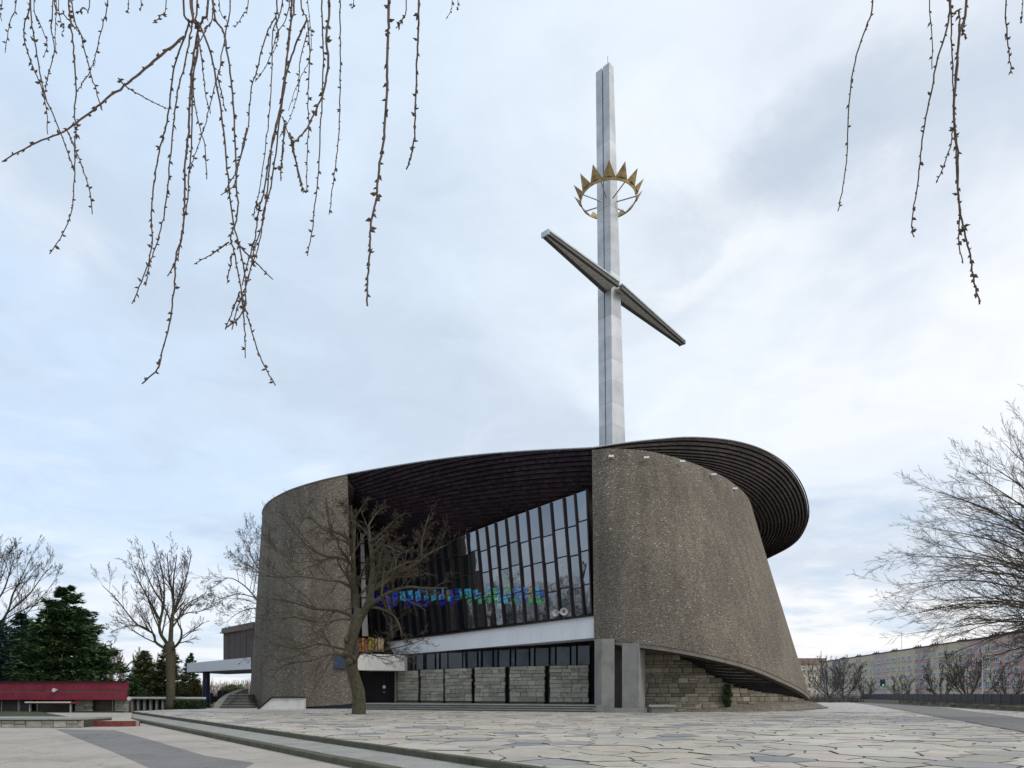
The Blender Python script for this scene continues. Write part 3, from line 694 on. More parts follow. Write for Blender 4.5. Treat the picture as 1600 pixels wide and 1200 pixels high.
def soffit(name, c1, c2, nu, w, delta, bulge, parent, course_name='shingle_course', smat='shingle'):
    A = [P(*p) for p in cr(c1, nu)]; B_ = [P(*p) for p in cr(c2, nu)]
    nv = 40
    Sg = []
    for i in range(nu):
        col = []; bu = bulge(i / (nu - 1))
        for j in range(nv + 1):
            v = j / nv
            h = lerp(v, 1 - math.cos(math.pi / 2 * v), bu); zt = lerp(v, math.sin(math.pi / 2 * v), bu)
            q = Vector((lerp(A[i].x, B_[i].x, h), lerp(A[i].y, B_[i].y, h), lerp(A[i].z, B_[i].z, zt)))
            col.append(q)
        Sg.append(col)
    arc = []
    for col in Sg:
        s_ = [0]
        for j in range(nv): s_.append(s_[-1] + (col[j + 1] - col[j]).length)
        arc.append(s_)
    ulen = [0]
    for i in range(nu - 1): ulen.append(ulen[-1] + (Sg[i + 1][6] - Sg[i][6]).length)
    def at(i, s_):
        a = arc[i]; t = min(max(s_, 0), a[-1]); j = min(int(np.searchsorted(a, t)), nv); j = max(j, 1)
        f = (t - a[j - 1]) / max(a[j] - a[j - 1], 1e-6)
        return Sg[i][j - 1].lerp(Sg[i][j], f)
    def nrm_at(i, s_):
        i0, i1 = max(i - 1, 0), min(i + 1, nu - 1)
        du = at(i1, s_) - at(i0, s_); dv = at(i, s_ + 0.2) - at(i, s_ - 0.2)
        n_ = du.cross(dv)
        if n_.length < 1e-6: return Vector((0, -1, -0.3))
        n_.normalize()
        # outward = away from the building's inside point
        ref = at(i, s_) - Vector((2, 84, 24))
        return n_ if n_.dot(ref) > 0 else -n_
    bk = MB(); bk.grid([[Sg[i][j] - nrm_at(i, arc[i][j]) * 0.16 for i in range(nu)] for j in range(0, nv + 1, 4)])
    bk.build(name + '_backing', M['soffit'], parent)  # dark sheet behind the course gaps, drawn as their shadow lines
    kmax = int(max(a[-1] for a in arc) / w) + 8; kmin = -int(max(delta(i / (nu - 1)) for i in range(nu)) / w) - 3
    rj = random.Random(9)
    for k in range(kmin, kmax):
        lo = []; hi = []; idx = []
        for i in range(nu):
            d = delta(i / (nu - 1)); a = k * w + d; e = (k + 1) * w + d - 0.075
            a = max(a, 0); e = min(e, arc[i][-1])
            if e - a > 0.03: idx.append(i); lo.append(a); hi.append(e)
        # contiguous runs
        run = []
        def flush(run):
            if len(run) < 2: return
            V = []; UV = []; Fc = []; n = len(run)
            for (i, a, e) in run:
                n1_ = nrm_at(i, a); n2_ = nrm_at(i, e)
                V += [at(i, a) - n1_ * 0.05, at(i, e) + n2_ * 0.10, at(i, e) - n2_ * 0.05]
                UV += [(ulen[i], a), (ulen[i], e), (ulen[i], e + 0.1)]
            for q in range(n - 1):
                for c in range(2): Fc.append((3 * q + c, 3 * q + c + 1, 3 * q + 3 + c + 1, 3 * q + 3 + c))
            o = mesh(course_name, V, Fc, M[smat], parent)
            uvl = o.data.uv_layers.new(name='UVMap')
            for lp in o.data.loops: uvl.data[lp.index].uv = UV[lp.vertex_index]
        last = None
        for i, a, e in zip(idx, lo, hi):
            if last is not None and i != last + 1: flush(run); run = []
            run.append((i, a, e)); last = i
        flush(run)
    return A, B_
roof = MB()
soL = soffit('left_soffit', C1L, C2L, 60, 0.45, lambda t: (1 - t) ** 1.6 * 2.2 - 0.2, lambda t: 0.85, church)
soR = soffit('right_soffit', C1R, C2R, 90, 0.72, lambda t: 0.25 - 1.6 * math.sin(math.pi * min(t, 1)) * 0 - (1 - t) ** 2 * 0.8, lambda t: 0.55 * (1 - t ** 3), church, smat='shingle_worn')
# deck and pale edge flashing
lip = soL[0] + soR[0][1:]
backlip = [Vector((24, 104, 21.5)), Vector((10, 109, 22.5)), Vector((-4, 110, 22.5)), Vector((-18, 104, 21.8)), Vector((-27, 93, 21.4))] + [P(*p) + Vector((0.3, 0.3, -0.3)) for p in LT[::-1][:-1]]
loop = lip + backlip
cen = Vector((3, 86, 21.5)); n = len(loop)
roof.add([p + Vector((0, 0, -0.12)) + (cen - p).normalized() * 0.12 for p in loop] + [p.lerp(cen, 0.5) + Vector((0, 0, -1.0)) for p in loop] + [cen],
         [(i, (i + 1) % n, n + (i + 1) % n, n + i) for i in range(n)] + [(n + i, n + (i + 1) % n, 2 * n) for i in range(n)])
roof.build('roof_deck', M['brownbox'], church)
b = MB(); b.tube([p + Vector((0, 0, 0.02)) for p in lip], 0.075, 6); b.build('roof_edge', M['steel'], church)
b = MB(); b.tube([P(*p) + Vector((0, 0, 0.02)) for p in cr(LT, 60)], 0.08, 6); b.build('wall_coping', M['rim'], church)

# small white floodlights under the hull's top edge
for px, py in ((955, 713), (1010, 715), (1066, 721), (1115, 741.5), (1148, 763.5)):
    D = interp(px, [955, 1010, 1066, 1115, 1148], [59.2, 59.5, 61.3, 64.2, 67.8]) - 0.1
    b = MB(); b.bar(P(px - 4, py, D), P(px + 4, py, D), 0.25, 0.17); b.build('floodlight', M['white'], church)

# --- the big glazed wall: panes between leaning mullions
GB = [(575, 1001, 83), (605, 998, 81), (710, 985, 75), (800, 974, 69), (928, 959, 62.4)]
gbx = [p[0] for p in GB]
gb = lambda px: (px, interp(px, gbx, [p[1] for p in GB]), interp(px, gbx, [p[2] for p in GB]))
gtx = [p[0] for p in C2L]
gt = lambda px: interp(px, gtx, [p[1] for p in C2L])
mb_px = [926, 913.7, 896, 876, 857, 838.5, 821.5, 805, 788.5, 774, 759, 744, 729.5, 715.5, 702.5, 690, 678, 666, 654, 642, 630, 618, 606, 594, 582, 571]
def mull(px):
    bx, by, bD = gb(px); tx = px - lerp(15, 12, (928 - px) / 350)
    if px > 920: tx = px - 8
    return P(bx, by, bD), P(tx, gt(tx) - 4, bD + 0.25)
mm = [mull(p) for p in mb_px]
gdir = (mm[5][0] - mm[8][0]).normalized(); gn = Vector((gdir.y, -gdir.x, 0)).normalized()
if gn.y > 0: gn = -gn
for i, (lo, hi) in enumerate(mm):
    b = MB(); b.bar(lo + gn * 0.10, hi + gn * 0.10, 0.15, 0.22, up=gn); b.build('mullion', M['bronze'], church)
rp = random.Random(3)
# three transoms at fixed fractions of the reference height, following the photo's stepped lines
TA = ([580, 705, 790, 845, 905, 930], [880, 872, 851, 841, 818, 808])
TB = ([580, 705, 720, 800, 850, 905, 930], [925, 915, 899, 885, 880, 864, 857])
TC = ([580, 720, 800, 850, 905, 930], [965, 934, 927, 924, 916, 910])
rowcol = ['indigo', 'blue', 'sky', 'cyan', 'cyan', 'blue', 'indigo']
for i in range(len(mm) - 1):
    (r0, r1), (l0, l1) = mm[i], mm[i + 1]
    def along(lo, hi, py):      # point on the mullion line at photo row py
        a, c = 0.0, 1.0
        for _ in range(24):
            m_ = (a + c) / 2; q = lo.lerp(hi, m_); y_ = HOR - (q.z - CZ) * F / q.y
            if y_ > py: a = m_
            else: c = m_
        return (a + c) / 2
    pxm = (mb_px[i] + mb_px[i + 1]) / 2 - 7
    st = (i % 2) * 3 - 1
    fr = [0.0]
    for xs, ys in (TC, TB, TA):
        f = along((l0 + r0) / 2, (l1 + r1) / 2, interp(pxm, xs, ys) + st)
        if fr[-1] + 0.05 < f < 0.95: fr.append(f)
    fr.append(1.0)
    for k in range(len(fr) - 1):
        a, c = fr[k], fr[k + 1]
        q = [l0.lerp(l1, a), r0.lerp(r1, a), r0.lerp(r1, c), l0.lerp(l1, c)]
        tl = rp.uniform(-0.024, 0.024); tv = rp.uniform(-0.030, 0.030)
        q = [q[0] + gn * tl, q[1] - gn * tl, q[2] - gn * tl + gn * tv, q[3] + gn * tl + gn * tv]
        mesh('pane', q, [(0, 1, 2, 3)], M[rp.choice(('glass', 'glass', 'glass_b', 'glass_c'))], church)
        if k: 
            bb = MB(); bb.bar(l0.lerp(l1, a) + gn * 0.05, r0.lerp(r1, a) + gn * 0.05, 0.10, 0.09, up=(0, 0, 1)); bb.build('transom', M['bronze'], church)
# glowing coloured panes on the glass; emission stands for daylight through stained glass
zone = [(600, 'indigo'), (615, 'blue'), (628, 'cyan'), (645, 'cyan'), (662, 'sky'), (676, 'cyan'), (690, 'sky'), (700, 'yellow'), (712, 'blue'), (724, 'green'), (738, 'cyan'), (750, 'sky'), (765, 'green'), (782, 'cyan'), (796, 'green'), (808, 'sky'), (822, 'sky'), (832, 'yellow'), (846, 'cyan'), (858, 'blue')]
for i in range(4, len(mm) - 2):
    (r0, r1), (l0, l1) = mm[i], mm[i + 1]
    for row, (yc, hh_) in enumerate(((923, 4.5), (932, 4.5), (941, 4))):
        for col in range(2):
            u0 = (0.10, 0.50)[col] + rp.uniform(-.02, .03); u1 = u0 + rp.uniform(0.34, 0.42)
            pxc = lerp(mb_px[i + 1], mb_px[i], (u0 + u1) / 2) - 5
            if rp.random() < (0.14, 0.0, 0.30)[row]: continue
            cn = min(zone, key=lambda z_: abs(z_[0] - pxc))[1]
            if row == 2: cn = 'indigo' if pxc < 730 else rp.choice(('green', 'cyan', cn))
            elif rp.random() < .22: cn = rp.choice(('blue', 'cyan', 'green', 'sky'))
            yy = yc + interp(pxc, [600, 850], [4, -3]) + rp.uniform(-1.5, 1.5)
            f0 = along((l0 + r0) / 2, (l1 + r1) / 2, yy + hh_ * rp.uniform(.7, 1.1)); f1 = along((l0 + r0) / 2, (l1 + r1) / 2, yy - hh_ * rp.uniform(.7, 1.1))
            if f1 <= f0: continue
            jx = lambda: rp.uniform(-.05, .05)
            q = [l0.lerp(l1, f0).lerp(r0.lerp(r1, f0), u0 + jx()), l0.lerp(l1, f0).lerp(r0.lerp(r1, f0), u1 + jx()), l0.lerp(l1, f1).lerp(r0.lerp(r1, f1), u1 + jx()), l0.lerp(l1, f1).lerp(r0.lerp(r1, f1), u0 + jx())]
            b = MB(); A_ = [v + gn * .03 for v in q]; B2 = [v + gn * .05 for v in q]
            b.hexa([A_[0], A_[1], B2[1], B2[0], A_[3], A_[2], B2[2], B2[3]]); b.build('stained_glow_pane', SG[cn], church)

b = MB(); b.add([H(921, 63.3, 6), H(975, 66, 6), H(975, 66, 23), H(919, 63.5, 22)], [(0, 1, 2, 3)]); b.build('sky_gap_cover', M['innerwall'], church)  # added dark sheet blocking the sky gap beside the glass
# --- white beam under the glass, reaching from the hull to the entrance
def slab(mb, tl, tr, br, bl, back):
    """front quad (world points) extruded by a vector"""
    f = [Vector(v) for v in (bl, br, tr, tl)]; k = [v + Vector(back) for v in f]
    mb.hexa([f[0], f[1], k[1], k[0], f[3], f[2], k[2], k[3]])
b = MB(); slab(b, P(604, 1003, 78.6), P(928.5, 962.5, 60.4), P(928.5, 996.5, 60.4), P(617, 1024, 77.6), (0.9, 2.3, 0)); b.build('white_beam', M['white'], church)
b = MB(); b.bar(P(604, 1002.4, 78.4), P(928.5, 961.2, 60.2), 0.3, 0.10); b.build('beam_flashing', M['dark'], church)
# recess behind and above the stone panels
PX = [(621, 653, 1048, 1094.5), (657, 692, 1046, 1095), (695.5, 736, 1044.5, 1095.5), (742, 788.5, 1042.5, 1096), (796.5, 850.5, 1041, 1096.8), (859, 919.5, 1039.5, 1097.5)]
Dp = lambda px: interp(px, [560, 621, 740, 860, 925], [77, 74.5, 69.3, 65.6, 64])
z_of = lambda py, D: CZ + (HOR - py) * D / F
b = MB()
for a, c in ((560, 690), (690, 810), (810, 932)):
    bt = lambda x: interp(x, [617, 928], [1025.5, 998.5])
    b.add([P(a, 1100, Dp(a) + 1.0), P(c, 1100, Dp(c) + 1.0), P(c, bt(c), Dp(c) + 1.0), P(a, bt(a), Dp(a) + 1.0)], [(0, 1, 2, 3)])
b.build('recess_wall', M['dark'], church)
# clerestory panes
cl = [634, 642, 650, 661, 666, 682, 685, 699, 704, 722, 729, 745, 752, 770, 776, 794, 805, 824, 835, 857, 868, 886, 900, 922]
cl = [(633, 641.5), (645, 648), (651, 661), (667, 679), (682, 685.5), (689, 699), (701, 722), (724, 727), (731, 745), (748, 751), (755, 769), (772, 777), (780, 796), (799, 804), (807, 826), (829, 834), (837, 857), (860, 867), (870, 890), (893, 900), (903, 921)]
for a, c in cl:
    D0, D1 = Dp(a) + 0.5, Dp(c) + 0.5
    yt = interp(a, [633, 925], [1024, 1008]); yb = interp(a, [633, 925], [1047, 1038])
    b = MB(); V = [P(a, yb, D0), P(c, yb - 0.3, D1), P(c, yt - 0.5, D1), P(a, yt, D0)]
    tw = rp.uniform(-0.07, 0.07); V[1].y += tw; V[2].y += tw
    V2 = [v + Vector((0, 0.05, 0)) for v in V]
    b.hexa([V[0], V[1], V2[1], V2[0], V[3], V[2], V2[2], V2[3]]); b.build('clerestory_pane', M[rp.choice(('clere', 'clere', 'clere2'))], church)

# --- unit stones shared by every masonry surface
def unit_stone(seed):
    r_ = random.Random(seed); j = lambda s=0.04: r_.uniform(-s, s)
    V = []
    for (y, k) in ((1.0, 0.0), (0.15, 0.0), (0.0, 0.045)):
        for (x, z) in ((0, 0), (1, 0), (1, 1), (0, 1)):
            V.append((x + (k if x == 0 else -k) + j(0.012), y + (j(0.10) if y == 0 else 0), z + (k * 2 if z == 0 else -k * 2) + j(0.02)))
    Fc = [(0, 1, 5, 4), (1, 2, 6, 5), (2, 3, 7, 6), (3, 0, 4, 7), (4, 5, 9, 8), (5, 6, 10, 9), (6, 7, 11, 10), (7, 4, 8, 11), (8, 9, 10, 11)]
    me = bpy.data.meshes.new('stone'); me.from_pydata(V, [], Fc); return me
US = {k: [unit_stone(i + 20 * n_) for i in range(6)] for n_, k in enumerate(('stone', 'stone_brown', 'stone_pale'))}
for k in US:
    for me in US[k]: me.materials.append(M[k])
def put_stone(kind, parent, a, e, z0, z1, depth, rr, proud=0.0):
    """stone between plan points a->e (front face line), heights z0..z1"""
    me = rr.choice(US[kind]); o = bpy.data.objects.new('stone', me); C.objects.link(o)
    d = Vector((e[0] - a[0], e[1] - a[1], 0)); l = d.length; ang = math.atan2(d.y, d.x)
    o.rotation_euler = (0, 0, ang); o.scale = (l, depth, z1 - z0)
    nrm_ = Vector((math.sin(ang), -math.cos(ang), 0))
    w = Vector((a[0], a[1], z0)) + nrm_ * proud
    o.parent = parent; o.location = w - WL[parent.name]
    return o
# stone panels, each a part with its stones
rs = random.Random(12)
for x0, x1, yt, yb in PX:
    A = H(x0, Dp(x0), 0); E = H(x1, Dp(x1), 0)
    Dm = (A.y + E.y) / 2; zt = z_of(yt, Dm); zb = z_of(yb, Dm)
    bk = MB(); nb = Vector((0, 0.32, 0))
    bk.hexa([A + nb * 0.3 + Vector((0, 0, zb)), E + nb * 0.3 + Vector((0, 0, zb)), E + nb * 1.6 + Vector((0, 0, zb)), A + nb * 1.6 + Vector((0, 0, zb)),
             A + nb * 0.3 + Vector((0, 0, zt)), E + nb * 0.3 + Vector((0, 0, zt)), E + nb * 1.6 + Vector((0, 0, zt)), A + nb * 1.6 + Vector((0, 0, zt))])
    pan = bk.build('stone_panel', M['mortar'], church)
    nrow = 9; zs = [zb]
    hs = [rs.uniform(0.7, 1.3) for _ in range(nrow)]; tot = sum(hs)
    for h in hs: zs.append(zs[-1] + h / tot * (zt - zb))
    Lw = (E - A).length; dv = (E - A) / Lw
    for k in range(nrow):
        s = 0.0 + rs.uniform(-0.05, 0.04)
        while s < Lw - 0.15:
            l = rs.uniform(0.55, 1.35)
            if s + l > Lw - 0.35: l = Lw - s + rs.uniform(-0.04, 0.05)
            put_stone('stone', pan, A + dv * (s + 0.012), A + dv * (s + l - 0.012), zs[k] + 0.012, zs[k + 1] - 0.012, 0.22, rs, rs.uniform(-0.02, 0.06))
            s += l
    # dark plinth under each panel
    b = MB(); b.hexa([A + nb + Vector((0, 0, 0.58)), E + nb + Vector((0, 0, 0.58)), E + nb * 2 + Vector((0, 0, 0.58)), A + nb * 2 + Vector((0, 0, 0.58)),
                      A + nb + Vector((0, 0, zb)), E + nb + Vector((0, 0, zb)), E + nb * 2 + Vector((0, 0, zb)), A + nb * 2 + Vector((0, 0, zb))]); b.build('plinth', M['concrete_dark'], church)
    b = MB(); b.bar(A + Vector((-0.06, 0.2, zb - 0.1)), A + Vector((-0.06, 0.2, zt + 0.1)), 0.07, 0.3, up=(0, 1, 0)); b.build('panel_post', M['bronze'], church)

# platform and steps
for k, (zt, f) in enumerate(((0.60, 0.9), (0.40, 0.45), (0.20, 0.0))):
    a = H(562, 67.6 + f, 0); e = H(945, 57.3 + f, 0)
    q = [(a.x, a.y), (e.x, e.y), (e.x + 1.5, 64 if k else 66), (7.2, 68.0), (-16.6, 80.2)]
    b = MB(); b.prism(q, zt - 0.07, zt); st_ = b.build('entrance_step', M['step'], church)
    q = [(a.x, a.y + .12), (e.x, e.y + .12), (e.x + 1.4, 64), (7.0, 67.9), (-16.6, 80.1)]
    b = MB(); b.prism(q, zt - 0.2, zt - 0.07); b.build('riser', M['concrete_dark'], st_)  # riser colour darkened to add shade under the tread overhang

# entrance: cream slab, dark doorway, notice, jamb
b = MB(); slab(b, P(559, 1021, 71.2), P(632, 1023.5, 73.2), P(632, 1048, 73.2), P(559, 1047, 71.2), (0.5, 4, 0)); b.build('canopy_beam', M['white_warm'], church)
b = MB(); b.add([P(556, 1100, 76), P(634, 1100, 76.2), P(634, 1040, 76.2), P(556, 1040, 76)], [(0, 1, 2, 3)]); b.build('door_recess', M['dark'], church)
door = MB(); slab(door, P(566, 1050, 75.7), P(617, 1050, 75.9), P(617, 1096.5, 75.9), P(566, 1096.5, 75.7), (0, 0.1, 0)); door = door.build('door', M['dark'], church)
for x in (583, 600):
    b = MB(); b.bar(P(x, 1051, 75.6), P(x, 1096, 75.6), 0.08, 0.1, up=(0, 1, 0)); b.build('door_stile', M['bronze'], door)
b = MB(); slab(b, P(598, 1071, 75.5), P(602.5, 1071, 75.5), P(602.5, 1075.5, 75.5), P(598, 1075.5, 75.5), (0, 0.02, 0)); b.build('notice', M['white'], door)
b = MB(); slab(b, P(598.5, 1081, 75.5), P(602, 1081, 75.5), P(602, 1082, 75.5), P(598.5, 1082, 75.5), (0, 0.02, 0)); b.build('door_handle', M['steel'], door)
b = MB(); b.bar(P(618.5, 1049, 74.6), P(618.5, 1097, 74.6), 0.22, 0.3, up=(0, 1, 0)); b.build('door_jamb', M['concrete_dark'], church)
# narrow glazed slit beside the left wall, with its bars
slit = MB(); slab(slit, P(563, 832, 79.5), P(567.5, 834, 80), P(575, 994, 80), P(566, 994, 79.5), (0, 0.25, 0)); slit = slit.build('slit_window', M['white_warm'], church)
for y in (850, 880, 905, 935, 962):
    b = MB(); b.bar(P(562, y, 79.35), P(575, y - 2, 79.9), 0.1, 0.1); b.build('glazing_bar', M['dark'], slit)
b = MB(); slab(b, P(559, 990, 81.5), P(604, 992, 81.5), P(604, 1022, 81.5), P(559, 1022, 81.5), (0, 0.3, 0)); b.build('gallery_wall', M['dark'], church)
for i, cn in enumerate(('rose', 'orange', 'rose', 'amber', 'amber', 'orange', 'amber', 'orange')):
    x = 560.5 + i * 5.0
    b = MB(); slab(b, P(x, 996 + (i % 3), 78.6), P(x + 4, 996 + (i % 3), 78.6), P(x + 4, 1018, 78.6), P(x, 1018.5, 78.6), (0, 0.05, 0)); b.build('stained_glow_pane', SG[cn], church)  # gallery panes glow in place of daylight behind them
# body behind the slit so nothing shows through
b = MB(); b.add([H(552, 84.6, 0), H(640, 84.2, 0), H(640, 84.2, 19), H(552, 84.6, 21)], [(0, 1, 2, 3)]); b.build('inner_wall', M['innerwall'], church)

# --- concrete piers under the hull
def plan_prism(mb, pts, z0, z1, m=0): mb.prism([(H(px, D, 0).x, D) for px, D in pts], z0, z1, m)
b = MB(); plan_prism(b, [(929, 59.6), (940, 58.4), (960, 58.2), (961.5, 60.5), (931, 61.2)], 0.3, 6.38); b.build('pier', M['concrete'], church)
b = MB(); plan_prism(b, [(972, 58.0), (998, 57.4), (1008, 58.9), (1004, 60.4), (973, 60.4)], 0.3, 5.95); b.build('pier', M['concrete'], church)
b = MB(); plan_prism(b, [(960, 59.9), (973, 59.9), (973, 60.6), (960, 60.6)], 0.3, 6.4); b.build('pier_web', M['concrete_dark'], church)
b = MB(); plan_prism(b, [(926, 58.0), (957, 57.2), (1011, 56.5), (1011, 61), (926, 61.4)], 0.0, 0.36); b.build('pier_base', M['concrete'], church)
b = MB(); plan_prism(b, [(931, 57.7), (957, 56.9), (957, 58), (931, 58.2)], 0.0, 0.62); b.build('pier_base', M['concrete'], church)

# --- stone wall below the hull, laid stone by stone
SW = [(1000, 60.6), (1040, 60.2), (1090, 60.0), (1135, 60.6), (1175, 62.4), (1208, 65.2), (1236, 69), (1256, 73.5), (1264, 79)]
SWt = ([1000, 1008, 1050, 1075, 1100, 1125, 1150, 1180, 1220, 1250, 1266], [1004, 1007, 1020, 1032, 1048, 1062, 1073, 1080, 1085, 1091, 1094])
swp = [H(p[0], p[1], 0) for p in cr(SW, 200)]
acc = [0]
for i in range(199): acc.append(acc[-1] + (swp[i + 1] - swp[i]).length)
def sw_at(s):
    s = min(max(s, 0), acc[-1]); j = max(1, min(int(np.searchsorted(acc, s)), 199)); f = (s - acc[j - 1]) / (acc[j] - acc[j - 1])
    return swp[j - 1].lerp(swp[j], f)
def sw_top(p):
    px = 800 + F * p.x / p.y; return z_of(interp(px, *SWt), p.y)
b = MB(); rows = [[], []]
for p in swp[::3]:
    n_ = Vector((0, 0.14, 0)); rows[0].append(p + n_); rows[1].append(p + n_ + Vector((0, 0, sw_top(p) + 0.03)))
b.grid(rows); hullwall = b.build('hull_foot_wall', M['mortar'], church)
z = 0.05; rr = random.Random(31)
count = 0
while z < 6.2:
    h = rr.choice((0.20, 0.26, 0.33, 0.42, 0.5)) * rr.uniform(.9, 1.1); s = rr.uniform(-0.4, 0.0)
    while s < acc[-1] - 0.2:
        l = rr.uniform(0.45, 1.3) * (1 if h > 0.3 else 1.35); a = sw_at(s + 0.013); e = sw_at(s + l - 0.013)
        mid = sw_at(s + l / 2)
        if z + 0.13 < sw_top(mid) and l > 0.2 and count < 298:
            h2 = min(h, sw_top(mid) - z)
            if h2 < h:
                put_stone('stone_brown', hullwall, a, e, z + 0.012, z + h2 - 0.005, 0.22, rr, rr.uniform(-0.01, 0.05)); count += 1; s += l; continue
            if rr.random() < 0.14 and h > 0.34:      # split into two thin ones
                put_stone('stone_brown', hullwall, a, e, z + 0.012, z + h / 2 - 0.01, 0.22, rr, rr.uniform(-.01, .07)); put_stone('stone_brown', hullwall, a, e, z + h / 2 + 0.01, z + h - 0.012, 0.22, rr, rr.uniform(-.01, .07)); count += 2
            else:
                put_stone('stone_brown', hullwall, a, e, z + 0.012, z + h - 0.012, 0.22, rr, rr.uniform(-0.01, 0.08)); count += 1
        s += l
    z += h
# sloping underside of the hull with its ribs
nu = 60; Bu = [P(*p) for p in cr([(1010, 1007.5, 57.8), (1060, 1015.5, 57.6), (1110, 1026, 57.6), (1175, 1043, 60), (1222, 1063, 64.5), (1250, 1077, 69.5), (1263, 1089, 75.5)], nu)]
Su = []
for i in range(nu):
    px = lerp(1012, 1262, i / (nu - 1)); D = interp(px, [p[0] for p in SW], [p[1] for p in SW]); Su.append(P(px, interp(px, *SWt) - 1.5, D))
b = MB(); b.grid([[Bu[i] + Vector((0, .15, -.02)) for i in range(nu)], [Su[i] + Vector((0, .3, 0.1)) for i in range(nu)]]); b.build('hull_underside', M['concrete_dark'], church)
for k in range(19):
    u0 = 0.04 + k * 0.047; pts = []
    for t in np.linspace(0, 1, 7):
        u = min(u0 + 0.20 * t, 1.0) * (nu - 1); i0 = min(int(u), nu - 2); f = u - i0
        pts.append(Su[i0].lerp(Su[i0 + 1], f).lerp(Bu[i0].lerp(Bu[i0 + 1], f), t) + Vector((0, lerp(.25, .4, t), lerp(0.02, -.14, t))))
    b = MB(); b.tube(pts, 0.13, 5); b.build('hull_rib', M['soffit'], church)
# pebble apron at the foot
b = MB(); rows = [[], [], [], []]
for i in range(0, 200, 4):
    p = swp[i]; px = 800 + F * p.x / p.y
    du = swp[min(i + 1, 199)] - swp[max(i - 1, 0)]; n_ = Vector((du.y, -du.x, 0)).normalized()
    k = interp(px, [1060, 1110, 1200, 1266], [0.0, 0.9, 2.4, 2.0])
    rows[0].append(p + Vector((0, 0, 0.10 + 0.30 * k))); rows[1].append(p + n_ * k * 0.5 + Vector((0, 0, 0.06 + 0.22 * k))); rows[2].append(p + n_ * k * 0.92 + Vector((0, 0, 0.10))); rows[3].append(p + n_ * k + Vector((0, 0, 0.0)))
b.grid(rows); b.build('pebble_apron', M['pebble'], church, smooth=True)
b = MB(); b.tube([r + Vector((0, 0, 0.03)) for r in rows[3][28:]], 0.10, 6); b.build('apron_kerb', M['kerb_edge'], church)

# --- mast with crossbar and crown (parts of the church)
def mast_pts(h, k):     # k 0 bottom..1 top : front corner, right, back, left
    Fp = Vector((interp(k, [0, 1], [957.2, 951.8]), 0, 0))
    return None
zB, zT = 22.0, CZ + (HOR - 97) * 73 / F
def msec(z):
    k = (z - 27.0) / (zT - 27.0)
    Fx = (lerp(957.2, 951.8, k) - 800) * 73 / F
    Lx = (lerp(936.5, 931, k) - 800) * 74.25 / F
    Rw = lerp(1.0, 0.34, k)
    rx = (lerp(978, 958.6, k) - 800) * lerp(74.4, 73.6, k) / F
    f = Vector((Fx, 73, z)); l = Vector((Lx, 74.25, z)); r_ = Vector((rx, lerp(74.4, 73.6, k), z))
    return f, l, r_, l + (r_ - f)
b = MB(); zs = np.linspace(zB, zT, 12)
main_rows = []; side_rows = []
for z in zs:
    f, l, r_, bk = msec(z)
    g0 = f.lerp(l, 0.46); g1 = f.lerp(l, 0.54)      # slot on the left face
    dpt = (r_ - f).normalized() * 0.35
    main_rows.append([f, g0, g0 + dpt, g0.lerp(bk, 0.55) if False else g0 + (r_ - f) * 0.8, r_, f])
    side_rows.append([g1, l, bk, g1 + (r_ - f), g1])
b.grid(main_rows)
top = main_rows[-1][:-1]; b.add([top[0], top[1], top[2], top[3], top[4]], [(0, 1, 2, 3, 4)])
mastbody = b.build('mast', M['mast'], church)
b = MB(); b.grid([[v - Vector((0, 0, 0.0)) for v in r] for r in side_rows]); tp = [v for v in side_rows[-1][:-1]]; b.add(tp, [(0, 1, 2, 3)]); b.build('mast_channel', M['mast'], church)
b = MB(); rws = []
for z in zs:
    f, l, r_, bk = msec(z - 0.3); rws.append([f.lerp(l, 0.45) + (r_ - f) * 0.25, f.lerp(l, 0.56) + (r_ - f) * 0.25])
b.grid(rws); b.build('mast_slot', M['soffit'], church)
f, l, r_, bk = msec(zT); b = MB(); b.tube([f + (bk - f) * 0.15, f + (bk - f) * 0.15 + Vector((0, 0, 0.9))], 0.035, 5); b.build('lightning_rod', M['steel'], church)
